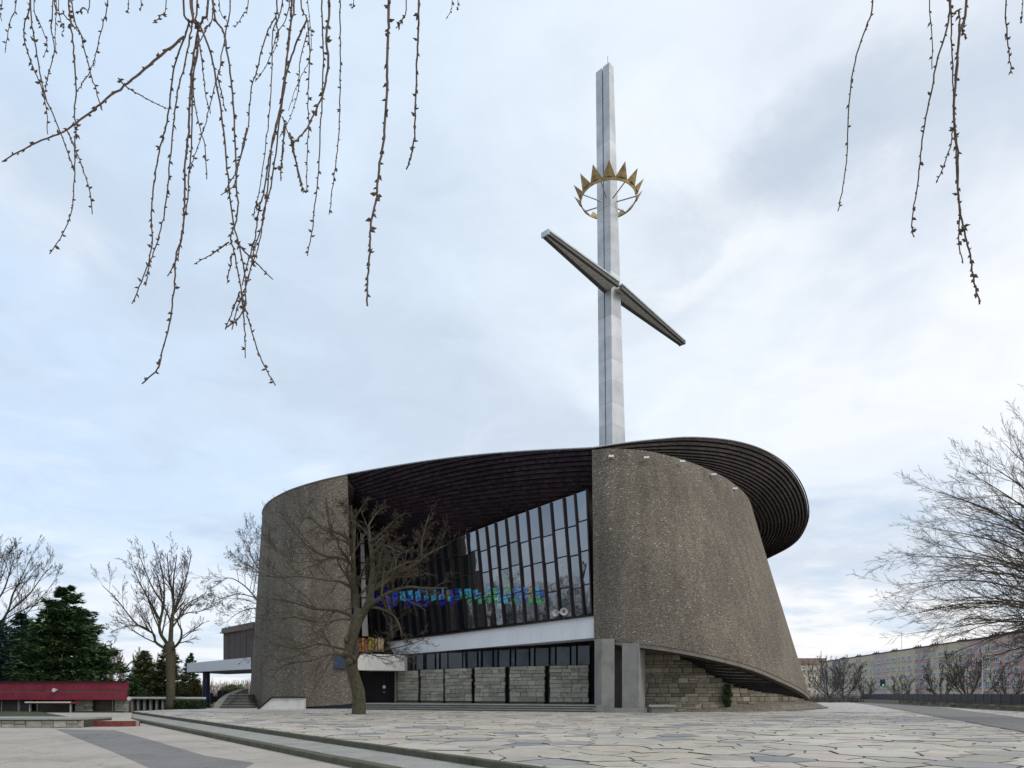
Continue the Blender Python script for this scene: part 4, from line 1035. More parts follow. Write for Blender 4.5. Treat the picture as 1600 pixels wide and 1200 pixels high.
# crossbar
hb = 44.3
tipL = Vector(((852 - 800) * 64.6 / F, 64.6, CZ + hb)); tipR = Vector(((1066 - 800) * 84.8 / F, 84.8, CZ + hb))
bd = (tipR - tipL).normalized(); bn = Vector((-bd.y, bd.x, 0))
mc = tipL + bd * ((Vector((957 - 800, 0, 0)).x * 73.6 / F - tipL.x) / bd.x); mc.z = CZ + hb
for tip, sgn in ((tipL, -1), (tipR, 1)):
    root = mc + bd * (-0.25 if sgn < 0 else 0.3)
    w0, w1, h0, h1 = 0.95, 2.1, 0.45, 1.5
    out = MB()
    # top plate, two diverging side rails, pale web between them
    out.hexa([tip - bn * w0 / 2 + Vector((0, 0, 0)), tip + bn * w0 / 2, root + bn * w1 / 2, root - bn * w1 / 2, tip - bn * w0 / 2 + Vector((0, 0, 0.16)), tip + bn * w0 / 2 + Vector((0, 0, 0.16)), root + bn * w1 / 2 + Vector((0, 0, 0.16)), root - bn * w1 / 2 + Vector((0, 0, 0.16))])
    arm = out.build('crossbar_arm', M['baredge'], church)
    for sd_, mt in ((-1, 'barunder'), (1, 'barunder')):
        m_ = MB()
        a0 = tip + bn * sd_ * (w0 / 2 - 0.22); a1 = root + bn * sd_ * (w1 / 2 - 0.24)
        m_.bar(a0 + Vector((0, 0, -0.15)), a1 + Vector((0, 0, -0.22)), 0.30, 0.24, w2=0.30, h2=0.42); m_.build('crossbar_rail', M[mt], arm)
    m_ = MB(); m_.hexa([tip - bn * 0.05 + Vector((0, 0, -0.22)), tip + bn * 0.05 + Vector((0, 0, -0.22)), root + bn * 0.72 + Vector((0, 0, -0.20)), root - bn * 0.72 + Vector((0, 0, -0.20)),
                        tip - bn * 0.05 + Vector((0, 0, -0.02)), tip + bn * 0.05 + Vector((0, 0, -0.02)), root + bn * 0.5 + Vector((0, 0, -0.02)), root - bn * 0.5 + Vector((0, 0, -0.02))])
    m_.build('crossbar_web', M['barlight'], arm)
    m_ = MB(); m_.bar(tip - bn * w0 / 2 - bd * sgn * 0 + Vector((0, 0, -0.06)), tip + bn * w0 / 2 + Vector((0, 0, -0.06)), 0.12, 0.5); m_.build('crossbar_cap', M['baredge'], arm)
# crown: ring of folded gilt spikes
hc = CZ + 54.0; cc = Vector(((950.5 - 800) * 73.6 / F, 73.6, hc)); Rr = 2.95; ns = 14
ringm = MB()
seg = []
for k in range(57):
    a = 2 * math.pi * k / 56; seg.append(cc + Vector((math.sin(a) * Rr, -math.cos(a) * Rr, 0)))
for dz0, dz1, rr0, rr1 in ((0, 0.28, 1.0, 1.03),):
    ringm.grid([[cc + (p - cc) * rr0 + Vector((0, 0, dz0)) for p in seg], [cc + (p - cc) * rr1 + Vector((0, 0, dz1)) for p in seg]])
    ringm.grid([[cc + (p - cc) * 1.02 + Vector((0, 0, dz0)) for p in seg], [cc + (p - cc) * 1.05 + Vector((0, 0, dz1)) for p in seg]])
    ringm.grid([[cc + (p - cc) * 1.0 + Vector((0, 0, dz0)) for p in seg], [cc + (p - cc) * 1.02 + Vector((0, 0, dz0)) for p in seg]])
crown = ringm.build('crown', M['gold'], church)
for k in range(ns):
    a = math.radians(-7 + k * 360 / ns); da = math.radians(360 / ns / 2 * 1.0)
    e = lambda ang, r_, z_: cc + Vector((math.sin(ang) * r_, -math.cos(ang) * r_, z_))
    b0, b1 = e(a - da, Rr * 1.05, 0.30), e(a + da, Rr * 1.05, 0.30); md = e(a, Rr * 0.98, 0.02); tp = e(a, Rr + 0.92, 1.45); bk_ = e(a, Rr * 1.10, 0.25)
    m_ = MB(); m_.add([b0, b1, md, tp, bk_], [(0, 2, 3), (2, 1, 3), (0, 3, 4), (4, 3, 1), (0, 4, 1, 2)]); m_.build('crown_spike', M['gold'], crown)
for k in range(7):
    a = math.radians(28 + k * 360 / 7)
    m_ = MB(); m_.tube([cc + Vector((math.sin(a) * 0.8, -math.cos(a) * 0.8, -0.25)), cc + Vector((math.sin(a) * Rr, -math.cos(a) * Rr, 0.08))], 0.065, 5); m_.build('crown_strut', M['steel'], crown)

# two horn loudspeakers on the ledge
for i, (px, py, yaw) in enumerate(((871, 961, -0.9), (881, 959.5, -0.1))):
    base = P(px, py + 1.5, 62.6)
    sp = thing('horn_loudspeaker', base, ('white horn loudspeaker on the white beam, left of the two and turned sideways', 'white horn loudspeaker on the white beam, right of the two, mouth facing front')[i], 'loudspeaker', 'horn loudspeakers on the white beam')
    d = Vector((math.sin(yaw), -math.cos(yaw), -0.1)).normalized(); c0 = base + Vector((0, 0, 0.32))
    m_ = MB(); m_.tube([c0 - d * 0.45, c0 - d * 0.2, c0 + d * 0.05, c0 + d * 0.22, c0 + d * 0.30], [0.10, 0.12, 0.17, 0.28, 0.36], 14, cap=False); m_.tube([c0 + d * 0.30, c0 + d * 0.24, c0 + d * 0.02], [0.355, 0.26, 0.12], 14, cap=False); m_.build('horn', M['white_warm'], sp)
    m_ = MB(); m_.tube([c0 - d * 0.6, c0 - d * 0.4], 0.13, 10); m_.build('driver', M['white'], sp)
    m_ = MB(); m_.bar(base, c0 - d * 0.2, 0.06, 0.06, up=(0, 1, 0)); m_.build('bracket', M['steel'], sp)

# low stone bench by the piers
bench = thing('stone_bench', H(1033, 56.6, 0), 'low pale stone bench block beside the concrete piers under the hull', 'bench')
for (x0, x1, D0, D1, z0, z1, nm, mt) in ((1018, 1054, 56.2, 57.9, 0, 0.5, 'bench_base', 'stone_pale'), (1014, 1056, 55.9, 58.2, 0.5, 0.66, 'bench_slab', 'step')):
    m_ = MB(); plan_prism(m_, [(x0, D0), (x1, D0), (x1, D1), (x0, D1)], z0, z1); m_.build(nm, M[mt], bench)
# climbing plant on the stone wall
iv = MB(); rv = random.Random(4)
for _ in range(900):
    px = rv.gauss(1137, 3.6); py = rv.uniform(1068, 1104); 
    if abs(px - 1137) > 4 + 4 * math.sin((py - 1066) / 12): continue
    c = P(px, py, 60.35 - rv.uniform(0, 0.35)); s_ = rv.uniform(0.05, 0.12)
    d1 = Vector((rv.gauss(0, 1), rv.gauss(0, 1), rv.gauss(0, 1))).normalized() * s_; d2 = Vector((rv.gauss(0, 1), rv.gauss(0, 1), rv.gauss(0, 1))).normalized() * s_
    iv.add([c - d1, c + d2, c + d1, c - d2], [(0, 1, 2, 3)])
ivt = thing('climbing_plant', H(1137, 60.3, 0), 'dark ivy clump climbing the brown stone wall under the hull', 'plant')
iv.build('foliage', M['hedge'], ivt); m_ = MB(); m_.tube([P(1137, 1110, 60.2), P(1138, 1090, 60.3), P(1136, 1072, 60.3)], [0.06, 0.05, 0.02], 5); m_.build('stem', M['bark_g'], ivt)

# ------------------------------------------------------------------ bare trees
def polyline_branch(mb, pts, r0, r1, n=6, sides=6):
    q = [Vector(p) for p in cr([tuple(p) for p in pts], n)]
    rad = [lerp(r0, r1, i / (n - 1)) for i in range(n)]
    mb.tube(q, rad, sides, cap=False); return q, rad
def rdir(rg, t, ang, up=0.0):
    """unit vector at 'ang' from t in a random azimuth, pulled upward by up"""
    ref = Vector((rg.gauss(0, 1), rg.gauss(0, 1), rg.gauss(0, 1)))
    s_ = t.cross(ref).normalized()
    d = t * math.cos(ang) + s_ * math.sin(ang) + Vector((0, 0, up))
    return d.normalized()
def grow(mb, p, d, L_, r, lv, pr, rg):
    """pr: dict(n=[children per level], ratio, ang, up, wob, rmin)"""
    seg = 4 if lv < len(pr['n']) else 3
    if lv == 0: seg = 6
    pts = [p]; dd = d.copy(); up = pr['up']
    for i in range(seg):
        dd = (dd + Vector((rg.gauss(0, 1), rg.gauss(0, 1), rg.gauss(0, 1))) * pr['wob'] + Vector((0, 0, up * 0.12))).normalized()
        pts.append(pts[-1] + dd * L_ / seg)
    r1 = max(r * 0.35, pr['rmin'])
    rads = [lerp(r, r1, i / seg) for i in range(seg + 1)]
    mb.tube(pts, rads, 5 if r > 0.08 else 3, cap=False)
    kids(mb, pts, rads, L_, lv, pr, rg)
def kids(mb, pts, rads, L_, lv, pr, rg, t0=0.22):
    if lv >= len(pr['n']): return
    n = pr['n'][lv]; k = len(pts) - 1
    for c in range(n):
        t = t0 + (1 - t0) * (c + rg.random()) / n; t = min(t, 0.999)
        x = t * k; j = int(x); f = x - j
        q = pts[j].lerp(pts[j + 1], f); tg = (pts[j + 1] - pts[j]).normalized(); rr_ = lerp(rads[j], rads[j + 1], f)
        d = rdir(rg, tg, rg.uniform(*pr['ang']), pr['up'] * rg.uniform(0.2, 1))
        l2 = L_ * pr['ratio'] * rg.uniform(0.6, 1.15) * (1.15 - 0.55 * t)
        grow(mb, q, d, l2, max(rr_ * 0.55, pr['rmin']), lv + 1, pr, rg)

def bare_tree(name, label, cat, trunk, limbs, pr, seed, bark, twig, limb_parts=True, group=None, tsides=10, cat_loc=None):
    """trunk: list of (Vector, radius); limbs: list of (pts, r0, r1)"""
    rg = random.Random(seed)
    t = thing(name, trunk[0][0], label, cat, group)
    m_ = MB(); m_.tube([a for a, r in trunk], [r for a, r in trunk], tsides, cap=True); m_.build('trunk', bark, t, smooth=True)
    cw = MB()
    for pts, r0, r1 in limbs:
        lb = MB() if limb_parts else cw
        q, rad = polyline_branch(lb, pts, r0, r1, max(6, 3 * len(pts)), 7 if limb_parts else 5)
        if limb_parts: lb.build('limb', bark, t, smooth=True)
        Ln = sum((q[i + 1] - q[i]).length for i in range(len(q) - 1))
        kids(cw, q, rad, Ln, 0, pr, rg, pr.get('t0', 0.22))
    cw.build('crown', twig, t)
    return t

# --- the leaning tree in front of the church's left wall
def Z6(zx, zy, dD=0.0): return P(400 + zx / 3.077, 740 + zy / 3.077, 52.3 + dD)
trunk = [(Z6(494, 1172), 0.62), (Z6(494, 1150), 0.55), (Z6(496, 1090), 0.50), (Z6(492, 1045), 0.50), (Z6(474, 985), 0.46), (Z6(459, 925), 0.44), (Z6(456, 885), 0.52), (Z6(452, 850), 0.46), (Z6(460, 800), 0.42), (Z6(476, 740), 0.42), (Z6(494, 690), 0.46), (Z6(500, 650), 0.36)]
LM = [  # (points in zoom coordinates with depth), r0, r1
 ([(488, 700, 0), (482, 600, .3), (472, 500, .2), (466, 400, 0), (470, 300, -.2), (476, 215, 0)], .30, .12),
 ([(505, 690, 0), (545, 610, -.3), (556, 520, -.6), (560, 420, -.6), (548, 330, -.4), (540, 250, -.5)], .32, .10),
 ([(540, 640, -.3), (600, 598, -1.2), (660, 565, -2), (730, 545, -2.6), (820, 552, -3), (915, 548, -3.5)], .20, .04),
 ([(556, 560, -.5), (620, 520, .8), (680, 480, 1.6), (760, 440, 2.2), (830, 385, 2.6), (912, 345, 3)], .20, .04),
 ([(800, 405, 2.4), (795, 340, 2.4), (808, 280, 2.3), (832, 195, 2.3)], .09, .03),
 ([(548, 640, -.3), (600, 650, -1), (660, 680, -2), (690, 730, -3), (700, 790, -3)], .12, .03),
 ([(478, 695, 0), (430, 670, .4), (370, 655, 1), (280, 650, 1.6), (180, 622, 2), (0, 588, 2.5)], .17, .03),
 ([(475, 560, .2), (410, 520, -1), (330, 510, -2), (200, 492, -3), (110, 500, -3.5), (20, 480, -4)], .14, .03),
 ([(200, 492, -3), (165, 420, -3), (110, 370, -3), (50, 325, -3), (8, 300, -3)], .06, .02),
 ([(466, 430, 0), (400, 405, 1), (330, 395, 1.5), (250, 350, 2), (185, 280, 2.4), (130, 215, 2.6)], .14, .03),
 ([(440, 890, 0), (400, 868, -.8), (340, 870, -1.6), (260, 900, -2.4), (150, 902, -3), (0, 868, -3.5)], .15, .03),
 ([(444, 850, 0), (380, 835, .8), (300, 820, 1.4), (200, 842, 1.8), (80, 815, 2), (-10, 780, 2)], .10, .025),
 ([(452, 700, 0), (400, 700, -1), (300, 715, -2), (180, 690, -2.4), (60, 700, -3), (-15, 690, -3)], .11, .025),
 ([(468, 360, 0), (420, 320, -.5), (370, 310, -1), (350, 240, -1.2), (345, 170, -1.2)], .11, .03),
 ([(470, 330, 0), (410, 290, 1), (330, 270, 1.5), (250, 190, 2), (230, 165, 2)], .10, .03),
 ([(548, 330, -.5), (600, 290, -1), (650, 240, -1.5), (690, 200, -2)], .12, .03),
 ([(555, 400, -.5), (610, 345, -1.2), (700, 380, -2), (760, 350, -2.4)], .10, .03),
 ([(560, 480, -.6), (640, 470, .2), (720, 430, .6), (780, 420, 1)], .10, .03),
 ([(470, 880, 0), (520, 862, -1), (600, 850, -2), (700, 832, -2.6), (800, 800, -3)], .09, .02),
 ([(520, 862, -1), (600, 880, -1.4), (690, 872, -2), (760, 885, -2)], .04, .015),
 ([(476, 215, 0), (440, 170, .2), (400, 140, .4)], .08, .03), ([(476, 215, 0), (510, 160, .2), (540, 125, .4)], .08, .03), ([(540, 250, -.5), (580, 190, 0), (620, 160, 0)], .07, .03),
 ([(556, 540, -.5), (590, 460, -1.5), (600, 380, -2), (640, 330, -2.4)], .09, .03),
 ([(478, 620, 0), (520, 560, 1.5), (590, 500, 2.2), (700, 470, 2.5)], .09, .03),
]
pr = dict(n=[11, 7, 6], ratio=0.44, ang=(0.4, 1.05), up=0.12, wob=0.14, rmin=0.009, t0=0.2)
bare_tree('bare_tree', 'crooked bare tree growing from the plaza before the church left wall', 'tree', trunk,
          [([Z6(a, c, d) for a, c, d in pts], r0, r1) for pts, r0, r1 in LM], pr, 11, M['bark_g'], M['twig_brown'])
# its pit in the paving
b = MB(); c0 = Z6(494, 1160); b.prism([(c0.x + 1.15 * math.cos(a * .5236) , c0.y + 0.95 * math.sin(a * .5236)) for a in range(12)], -0.1, 0.012); struct('tree_pit', b, M['mortar'])
ltree = [o for o in bpy.data.objects if o.get('label', '').startswith('crooked bare tree')][0]
kn = MB()
for zx, zy, r_, dd in ((450, 905, .34, -.42), (475, 888, .30, -.30), (436, 868, .26, -.15), (437, 800, .20, -.2)):
    c = Z6(zx, zy, dd); pts = []; 
    kn.tube([c + Vector((0, -.14, -.28)), c + Vector((0, -.20, -.1)), c + Vector((0, -.2, .08)), c + Vector((0, -.08, .26))], [r_ * .25, r_ * .9, r_, r_ * .3], 9)
kn.tube([Z6(440, 850), Z6(434, 810), Z6(438, 775)], [.22, .16, .10], 8)
kn.tube([Z6(470, 905, -.3), Z6(490, 872, -.6), Z6(484, 840, -.5), Z6(492, 800, -.3)], [.2, .15, .12, .07], 7)
kn.build('burl', M['bark_g'], ltree, smooth=True, kind='stuff')
# --- trees at the left
def ZA(zx, zy, D): return P(zx / 3.636, 840 + zy / 3.636, D)
tD = 72
trunk = [(H(262 + 4, tD, -0.3), 0.55), (H(266, tD, 0.6), 0.46), (ZA(970, 900, tD), 0.44), (ZA(970, 750, tD), 0.46), (ZA(968, 640, tD), 0.50), (ZA(968, 590, tD), 0.38)]
LM = [([(968, 610, 0), (975, 480, 0), (985, 400, .5), (985, 250, .8), (1005, 100, 1)], .26, .03), ([(955, 610, 0), (905, 520, -1), (930, 380, -1.5), (930, 250, -2), (900, 105, -2)], .20, .03),
      ([(955, 640, 0), (885, 595, 1), (870, 545, 1.4), (770, 485, 2), (670, 360, 2.5), (580, 270, 3)], .17, .03), ([(975, 640, 0), (1020, 590, -1), (1032, 530, -1.4), (1010, 470, -1.6), (1060, 380, -2), (1150, 330, -2.5)], .15, .03),
      ([(985, 430, .5), (1030, 330, 0), (1060, 220, 0), (1085, 110, 0)], .13, .03), ([(915, 480, -1), (860, 380, -2), (800, 270, -3), (745, 150, -3)], .12, .03), ([(930, 380, -1.5), (870, 290, 1), (830, 200, 2), (790, 95, 2)], .11, .03),
      ([(975, 480, 0), (1060, 430, 2), (1130, 420, 3), (1200, 400, 3)], .09, .02), ([(870, 545, 1.4), (800, 500, -1), (720, 505, -2), (640, 530, -3)], .08, .02), ([(985, 330, .5), (960, 220, -1), (950, 90, -1)], .10, .03)]
pr = dict(n=[11, 7, 6, 4], ratio=0.42, ang=(0.3, 0.85), up=0.25, wob=0.065, rmin=0.009, t0=0.12)
bare_tree('bare_tree', 'tall bare tree with a dark trunk beside the white colonnade pavilion', 'tree', trunk, [([ZA(a, c, tD + d) for a, c, d in p], r0, r1) for p, r0, r1 in LM], pr, 5, M['bark_g'], M['twig_far'], group='bare trees on the left')
tD = 92
trunk = [(H(-60, tD, -0.3), 0.5), (H(-58, tD, 4), 0.42), (H(-55, tD, 8), 0.34)]
LM = [([(-200, 700, 0), (-60, 560, 0), (40, 430, .5), (70, 330, 1), (110, 250, 1), (180, 110, 1)], .22, .03), ([(-200, 640, 0), (-120, 400, 0), (-60, 200, 0), (0, 90, 0)], .22, .03), ([(-60, 560, 0), (60, 500, 1), (180, 400, 1.5), (320, 240, 2)], .14, .03),
      ([(-60, 420, 0), (20, 300, -1), (60, 180, -2), (90, 90, -2)], .14, .03), ([(40, 430, .5), (160, 330, -1), (240, 220, -1.5), (300, 160, -2)], .10, .03), ([(-120, 400, 0), (-30, 300, 2), (20, 200, 2), (50, 100, 2)], .10, .03)]
pr = dict(n=[11, 7, 6, 4], ratio=0.42, ang=(0.3, 0.85), up=0.25, wob=0.065, rmin=0.011, t0=0.12)
bare_tree('bare_tree', 'spreading bare tree at the left edge, behind the conifers', 'tree', trunk, [([ZA(a, c, tD + d) for a, c, d in p], r0, r1) for p, r0, r1 in LM], pr, 8, M['twig_far'], M['twig_far'], limb_parts=False, group='bare trees on the left')
tD = 108
trunk = [(H(425, tD, -0.3), 0.5), (H(425, tD, 7), 0.4), (H(420, tD, 12), 0.3)]
LM = [([(1560, 500, 0), (1450, 340, 0), (1370, 260, 0), (1290, 230, 0), (1200, 290, 0)], .16, .03), ([(1560, 400, 0), (1480, 200, 0), (1420, 90, 1), (1430, 0, 1)], .16, .03), ([(1560, 420, 0), (1450, 400, -1), (1350, 430, -1), (1290, 480, -1)], .12, .03), ([(1560, 300, 0), (1460, 190, 1), (1380, 140, 2), (1350, 120, 2)], .12, .03),
      ([(1450, 340, 0), (1350, 320, 2), (1250, 350, 2), (1200, 370, 2)], .10, .02)]
pr = dict(n=[10, 7, 6, 3], ratio=0.46, ang=(0.4, 1.0), up=0.2, wob=0.14, rmin=0.014, t0=0.15)
bare_tree('bare_tree', 'bare tree half hidden behind the church left wall, twigs poking out above brown wing', 'tree', trunk, [([ZA(a, c, tD + d) for a, c, d in p], r0, r1) for p, r0, r1 in LM], pr, 18, M['twig_far'], M['twig_far'], limb_parts=False, group='bare trees on the left')
# generic spreading trees
def auto_tree(name, label, px, D, h, spread, seed, twig, nl=7, group=None, zb=-0.36, forked=False, lean=0.0, pr=None, cat='tree', r=None):
    rg = random.Random(seed); b0 = H(px, D, zb); r = r or h * 0.015
    fk = 0.12 if forked else 0.3
    tr = [(b0, r * 1.2), (b0 + Vector((lean * h * 0.05, 0, h * fk * 0.5)), r), (b0 + Vector((lean * h * 0.1, 0, h * fk)), r * 0.85)]
    limbs = []
    for k in range(nl):
        a = 2 * math.pi * k / nl + rg.uniform(-.3, .3); e = rg.uniform(0.35, 1.0); top = h * rg.uniform(0.8, 1.0) * (1 - 0.22 * e)
        s0 = b0 + Vector((lean * h * 0.1, 0, h * fk * rg.uniform(0.75, 1.0)))
        end = b0 + Vector((math.cos(a) * spread * e, math.sin(a) * spread * e, top))
        mid = s0.lerp(end, 0.5) + Vector((math.cos(a) * spread * .12, math.sin(a) * spread * .12, -h * 0.04)) + Vector((rg.gauss(0, .3), rg.gauss(0, .3), 0))
        limbs.append(([s0, mid, end], r * 0.6, 0.03))
    pr = pr or dict(n=[12, 7, 5], ratio=0.38, ang=(0.35, 0.9), up=0.4, wob=0.12, rmin=0.017, t0=0.15)
    return bare_tree(name, label, cat, tr, limbs, pr, seed, twig, twig, limb_parts=False, group=group, tsides=7)
pw = dict(n=[14, 8, 4], ratio=0.36, ang=(0.3, 0.8), up=0.5, wob=0.1, rmin=0.03, t0=0.15)
auto_tree('bare_tree', 'pale pinkish bare tree between the green pine and the dark-trunked tree', 200, 118, 11.5, 5.5, 31, M['twig_pale'], 8, 'bare trees on the left', pr=pw)
auto_tree('bare_tree', 'low pale bushy bare tree just right of the green pine', 172, 108, 8.0, 3.5, 33, M['twig_pale'], 6, 'bare trees on the left', pr=pw)
GRP = 'bare trees behind the dark fence'
lab = ['many-stemmed bare tree beside the church hull, leftmost behind the fence', 'many-stemmed bare tree right of the leftmost, near the fence bend', 'small bare tree left of the traffic light', 'thin low bare tree just right of the traffic light',
       'round bare tree behind the fence before the mauve facade section', 'largest bare tree behind the fence, in front of the yellow facade', 'slim bare tree under the big overhanging right-edge tree']
for i, (px, D, h, s_, nl) in enumerate(((1296, 132, 9.8, 5.6, 9), (1318, 134, 9.8, 5.4, 8), (1352, 142, 5.5, 3.6, 6), (1413, 118, 5.6, 3.4, 6), (1472, 104, 8.2, 4.2, 7), (1513, 98, 8.6, 4.6, 9), (1575, 96, 6.8, 2.6, 5))):
    auto_tree('bare_tree', lab[i], px, D, h, s_, 50 + i, M['twig_far'], nl, GRP, forked=True)

# --- big bare tree reaching in from the right edge
rgt = random.Random(77); tD = 40
tb = H(1712, tD, -0.36)
trunk = [(tb, 0.62), (H(1708, tD, 2.5), 0.5), (H(1704, tD, 5), 0.44), (H(1700, tD, 8), 0.34), (H(1694, tD, 12), 0.2), (H(1690, tD, 16), 0.1)]
tips = [(1640, 600, 0), (1597, 655, 2), (1557, 685, -2), (1522, 715, 1), (1496, 728, -1), (1470, 768, 2), (1478, 800, -3), (1432, 820, 1), (1448, 845, 3), (1402, 866, -1), (1425, 890, -4), (1388, 912, 2), (1412, 935, 0), (1398, 962, 3), (1432, 985, -3), (1470, 996, 1), (1530, 1004, -2), (1440, 760, 4), (1540, 760, -5), (1500, 880, -6), (1480, 930, 6), (1560, 830, 5), (1590, 950, -5), (1660, 700, 4), (1530, 790, -7), (1460, 860, -6), (1500, 950, -8), (1490, 1015, 5), (1560, 1040, -3), (1600, 1055, 4), (1520, 1035, 6), (1620, 760, -4), (1600, 870, 8), (1455, 955, -1), (1580, 1010, 8)]
limbs = []
for x, y, d in tips:
    sy = lerp(y, 985, 0.62); sx = 1702 - (985 - sy) * 0.03
    s0 = P(sx, max(sy, 760), tD); x += 6; y += 2; e = P(x, y, tD + d)
    mid = s0.lerp(e, 0.5) + Vector((0, d * 0.1, 0.7 + rgt.uniform(-.3, .5)))
    limbs.append(([s0, mid, e], 0.08, 0.009))
pr = dict(n=[15, 9, 6], ratio=0.37, ang=(0.22, 0.75), up=0.06, wob=0.06, rmin=0.0048, t0=0.10)
bare_tree('bare_tree', 'big dense-twigged bare tree reaching in from the right edge of the plaza', 'tree', trunk, limbs, pr, 70, M['twig_brown'], M['twig_brown'], limb_parts=False)

# ------------------------------------------------------------------ conifers
def conifer(name, label, px, D, h, rad, mat, seed, group, whorls=26, base=0.05, droop=0.15, per=30, leaf=0.42, pw_=0.85, nb=9):
    rg = random.Random(seed); b0 = H(px, D, -0.36); t = thing(name, b0, label, 'tree', group)
    m_ = MB(); m_.tube([b0, b0 + Vector((0, 0, h * 0.5)), b0 + Vector((0, 0, h * 0.97))], [h * 0.018, h * 0.012, 0.03], 7); m_.build('trunk', M['twig_far'], t)
    br = MB(); fo = MB()
    for w in range(whorls):
        u = (w + rg.random() * 0.6) / whorls; z = h * (base + (1 - base) * u); R_ = rad * (1 - u) ** pw_ * (1.0 if u > 0.12 else 0.8 + u)
        for k in range(nb if u < 0.8 else 6):
            a = rg.uniform(0, 2 * math.pi); r_ = R_ * (rg.uniform(0.5, 1.0) if rg.random() < .7 else rg.uniform(0.95, 1.32)) + 0.15
            s0 = b0 + Vector((0, 0, z)); dv = Vector((math.cos(a), math.sin(a), 0))
            tip = s0 + dv * r_ + Vector((0, 0, r_ * rg.uniform(-droop, 0.12)))
            mid = s0.lerp(tip, 0.5) + Vector((0, 0, -r_ * droop * 0.5))
            br.tube([s0, mid, tip], [0.05, 0.035, 0.012], 3, cap=False)
            n_ = max(5, int(per * (0.3 + r_ / rad)))
            for q in range(n_):
                f = rg.uniform(0.15, 1.0) ** 0.7; c = (s0.lerp(mid, f * 2) if f < 0.5 else mid.lerp(tip, f * 2 - 1))
                sp_ = (0.10 + 0.22 * (1 - f)) * r_
                c = c + Vector((-dv.y, dv.x, 0)) * rg.gauss(0, sp_) + Vector((0, 0, rg.gauss(-0.05, 0.10 + 0.02 * r_)))
                d = (dv * rg.uniform(0.5, 1) + Vector((-dv.y, dv.x, 0)) * rg.gauss(0, 0.6) + Vector((0, 0, rg.gauss(0.05, 0.3)))).normalized()
                s_ = leaf * rg.uniform(0.6, 1.2); wv = d.cross(Vector((rg.gauss(0, .5), rg.gauss(0, .5), 1))).normalized() * s_ * 0.22
                fo.add([c - wv, c + d * s_, c + wv], [(0, 1, 2)])
                fo.add([c - wv * 1.2 - d * s_ * 0.3 + Vector((0, 0, .06)), c + d * s_ * 0.6 + wv * 2.0, c + wv * .3], [(0, 1, 2)])
    br.build('branches', M['twig_far'], t); fo.build('crown', mat, t)
    return t
GC = 'conifers on the left'
conifer('pine_tree', 'large dark green pine right behind the red-roofed kiosk', 104, 84, 15.4, 6.6, M['pine'], 1, GC, 34, 0.04, 0.12, 110, 0.62, 0.66, 13)
conifer('spruce_tree', 'bluish spruce at the left edge behind the red kiosk', 34, 88, 12.6, 5.4, M['bluespruce'], 2, GC, 30, 0.05, 0.22, 90, 0.55, 0.75, 12)
conifer('spruce_tree', 'dark bluish spruce cut by the left edge of the photo', -14, 82, 12.4, 5.0, M['bluespruce'], 12, GC, 26, 0.05, 0.2, 70, 0.55, 0.8, 11)
conifer('spruce_tree', 'olive green spruce left of the dark-trunked bare tree', 226, 104, 8.6, 3.8, M['olive'], 3, GC, 24, 0.04, 0.2, 70, 0.5)
conifer('spruce_tree', 'olive green spruce directly behind the dark-trunked bare tree', 263, 100, 9.6, 3.8, M['olive'], 4, GC, 24, 0.04, 0.2, 70, 0.5)
conifer('spruce_tree', 'slim dark spruce just left of the white canopy', 297, 122, 9.4, 2.6, M['pine'], 6, GC, 22, 0.04, 0.2, 50, 0.45)
conifer('spruce_tree', 'low green spruce between the pine and the olive spruces', 205, 92, 4.6, 2.8, M['pine'], 7, GC, 14, 0.04, 0.2, 30, 0.4)
def bush(name, label, x0, x1, D0, D1, h, mat, seed, cat='bush', n=2600, leaf=0.22, zb=-0.3, group=None, box=False):
    rg = random.Random(seed); a = H(x0, D0, zb); e = H(x1, D1, zb); t = thing(name, (a + e) / 2, label, cat, group); fo = MB(); st = MB()
    c_ = (a + e) / 2; hw = (e.x - a.x) / 2; hd = max(abs(e.y - a.y) / 2, 0.9)
    for _ in range(n):
        while True:
            x, y, z = rg.uniform(-1, 1), rg.uniform(-1, 1), rg.uniform(0, 1)
            if box or x * x * 0.9 + y * y + (z - 0.3) ** 2 * 1.6 < 0.8 + 0.2 * mnoise.noise(Vector((x * 3, y * 3, z * 3 + seed))): break
        c = c_ + Vector((x * hw, y * hd, z * h)); d = Vector((rg.gauss(0, 1), rg.gauss(0, 1), rg.gauss(0, 1))).normalized(); s_ = leaf * rg.uniform(.6, 1.2)
        q = d.cross(Vector((rg.gauss(0, 1), rg.gauss(0, 1), 1))).normalized() * s_ * .5
        fo.add([c - q, c + d * s_, c + q], [(0, 1, 2)])
    for _ in range(9):
        x, y = rg.uniform(-.5, .5), rg.uniform(-.5, .5); st.tube([c_ + Vector((x * hw * .6, y * hd * .6, 0)), c_ + Vector((x * hw, y * hd, h * .7))], [0.05, 0.02], 4)
    fo.build('foliage', mat, t); st.build('stems', M['twig_far'], t); return t
bush('thuja_bush', 'yellow-green bush under the white canopy, left of the blue column', 296, 318, 100, 104, 4.2, M['thuja'], 1, n=3000)
bush('thuja_bush', 'dull green bush behind the dark bare trunk', 262, 292, 97, 99, 3.6, M['olive'], 2, n=3000)
bush('hedge', 'clipped dark green hedge beside the pavilion, left of the curved stair', 272, 320, 70, 71, 0.92, M['hedge'], 3, 'hedge', n=5200, leaf=0.14, zb=0.0, box=True)
bush('hedge', 'long dark hedge behind the red kiosk roof', -40, 200, 70, 71, 2.6, M['hedge'], 5, 'hedge', n=9000, leaf=0.28, box=True)
bush('shrub', 'brownish shrub mass seen under the white canopy, right of the blue column', 330, 396, 118, 122, 3.6, M['olive'], 6, n=4200, leaf=0.3)
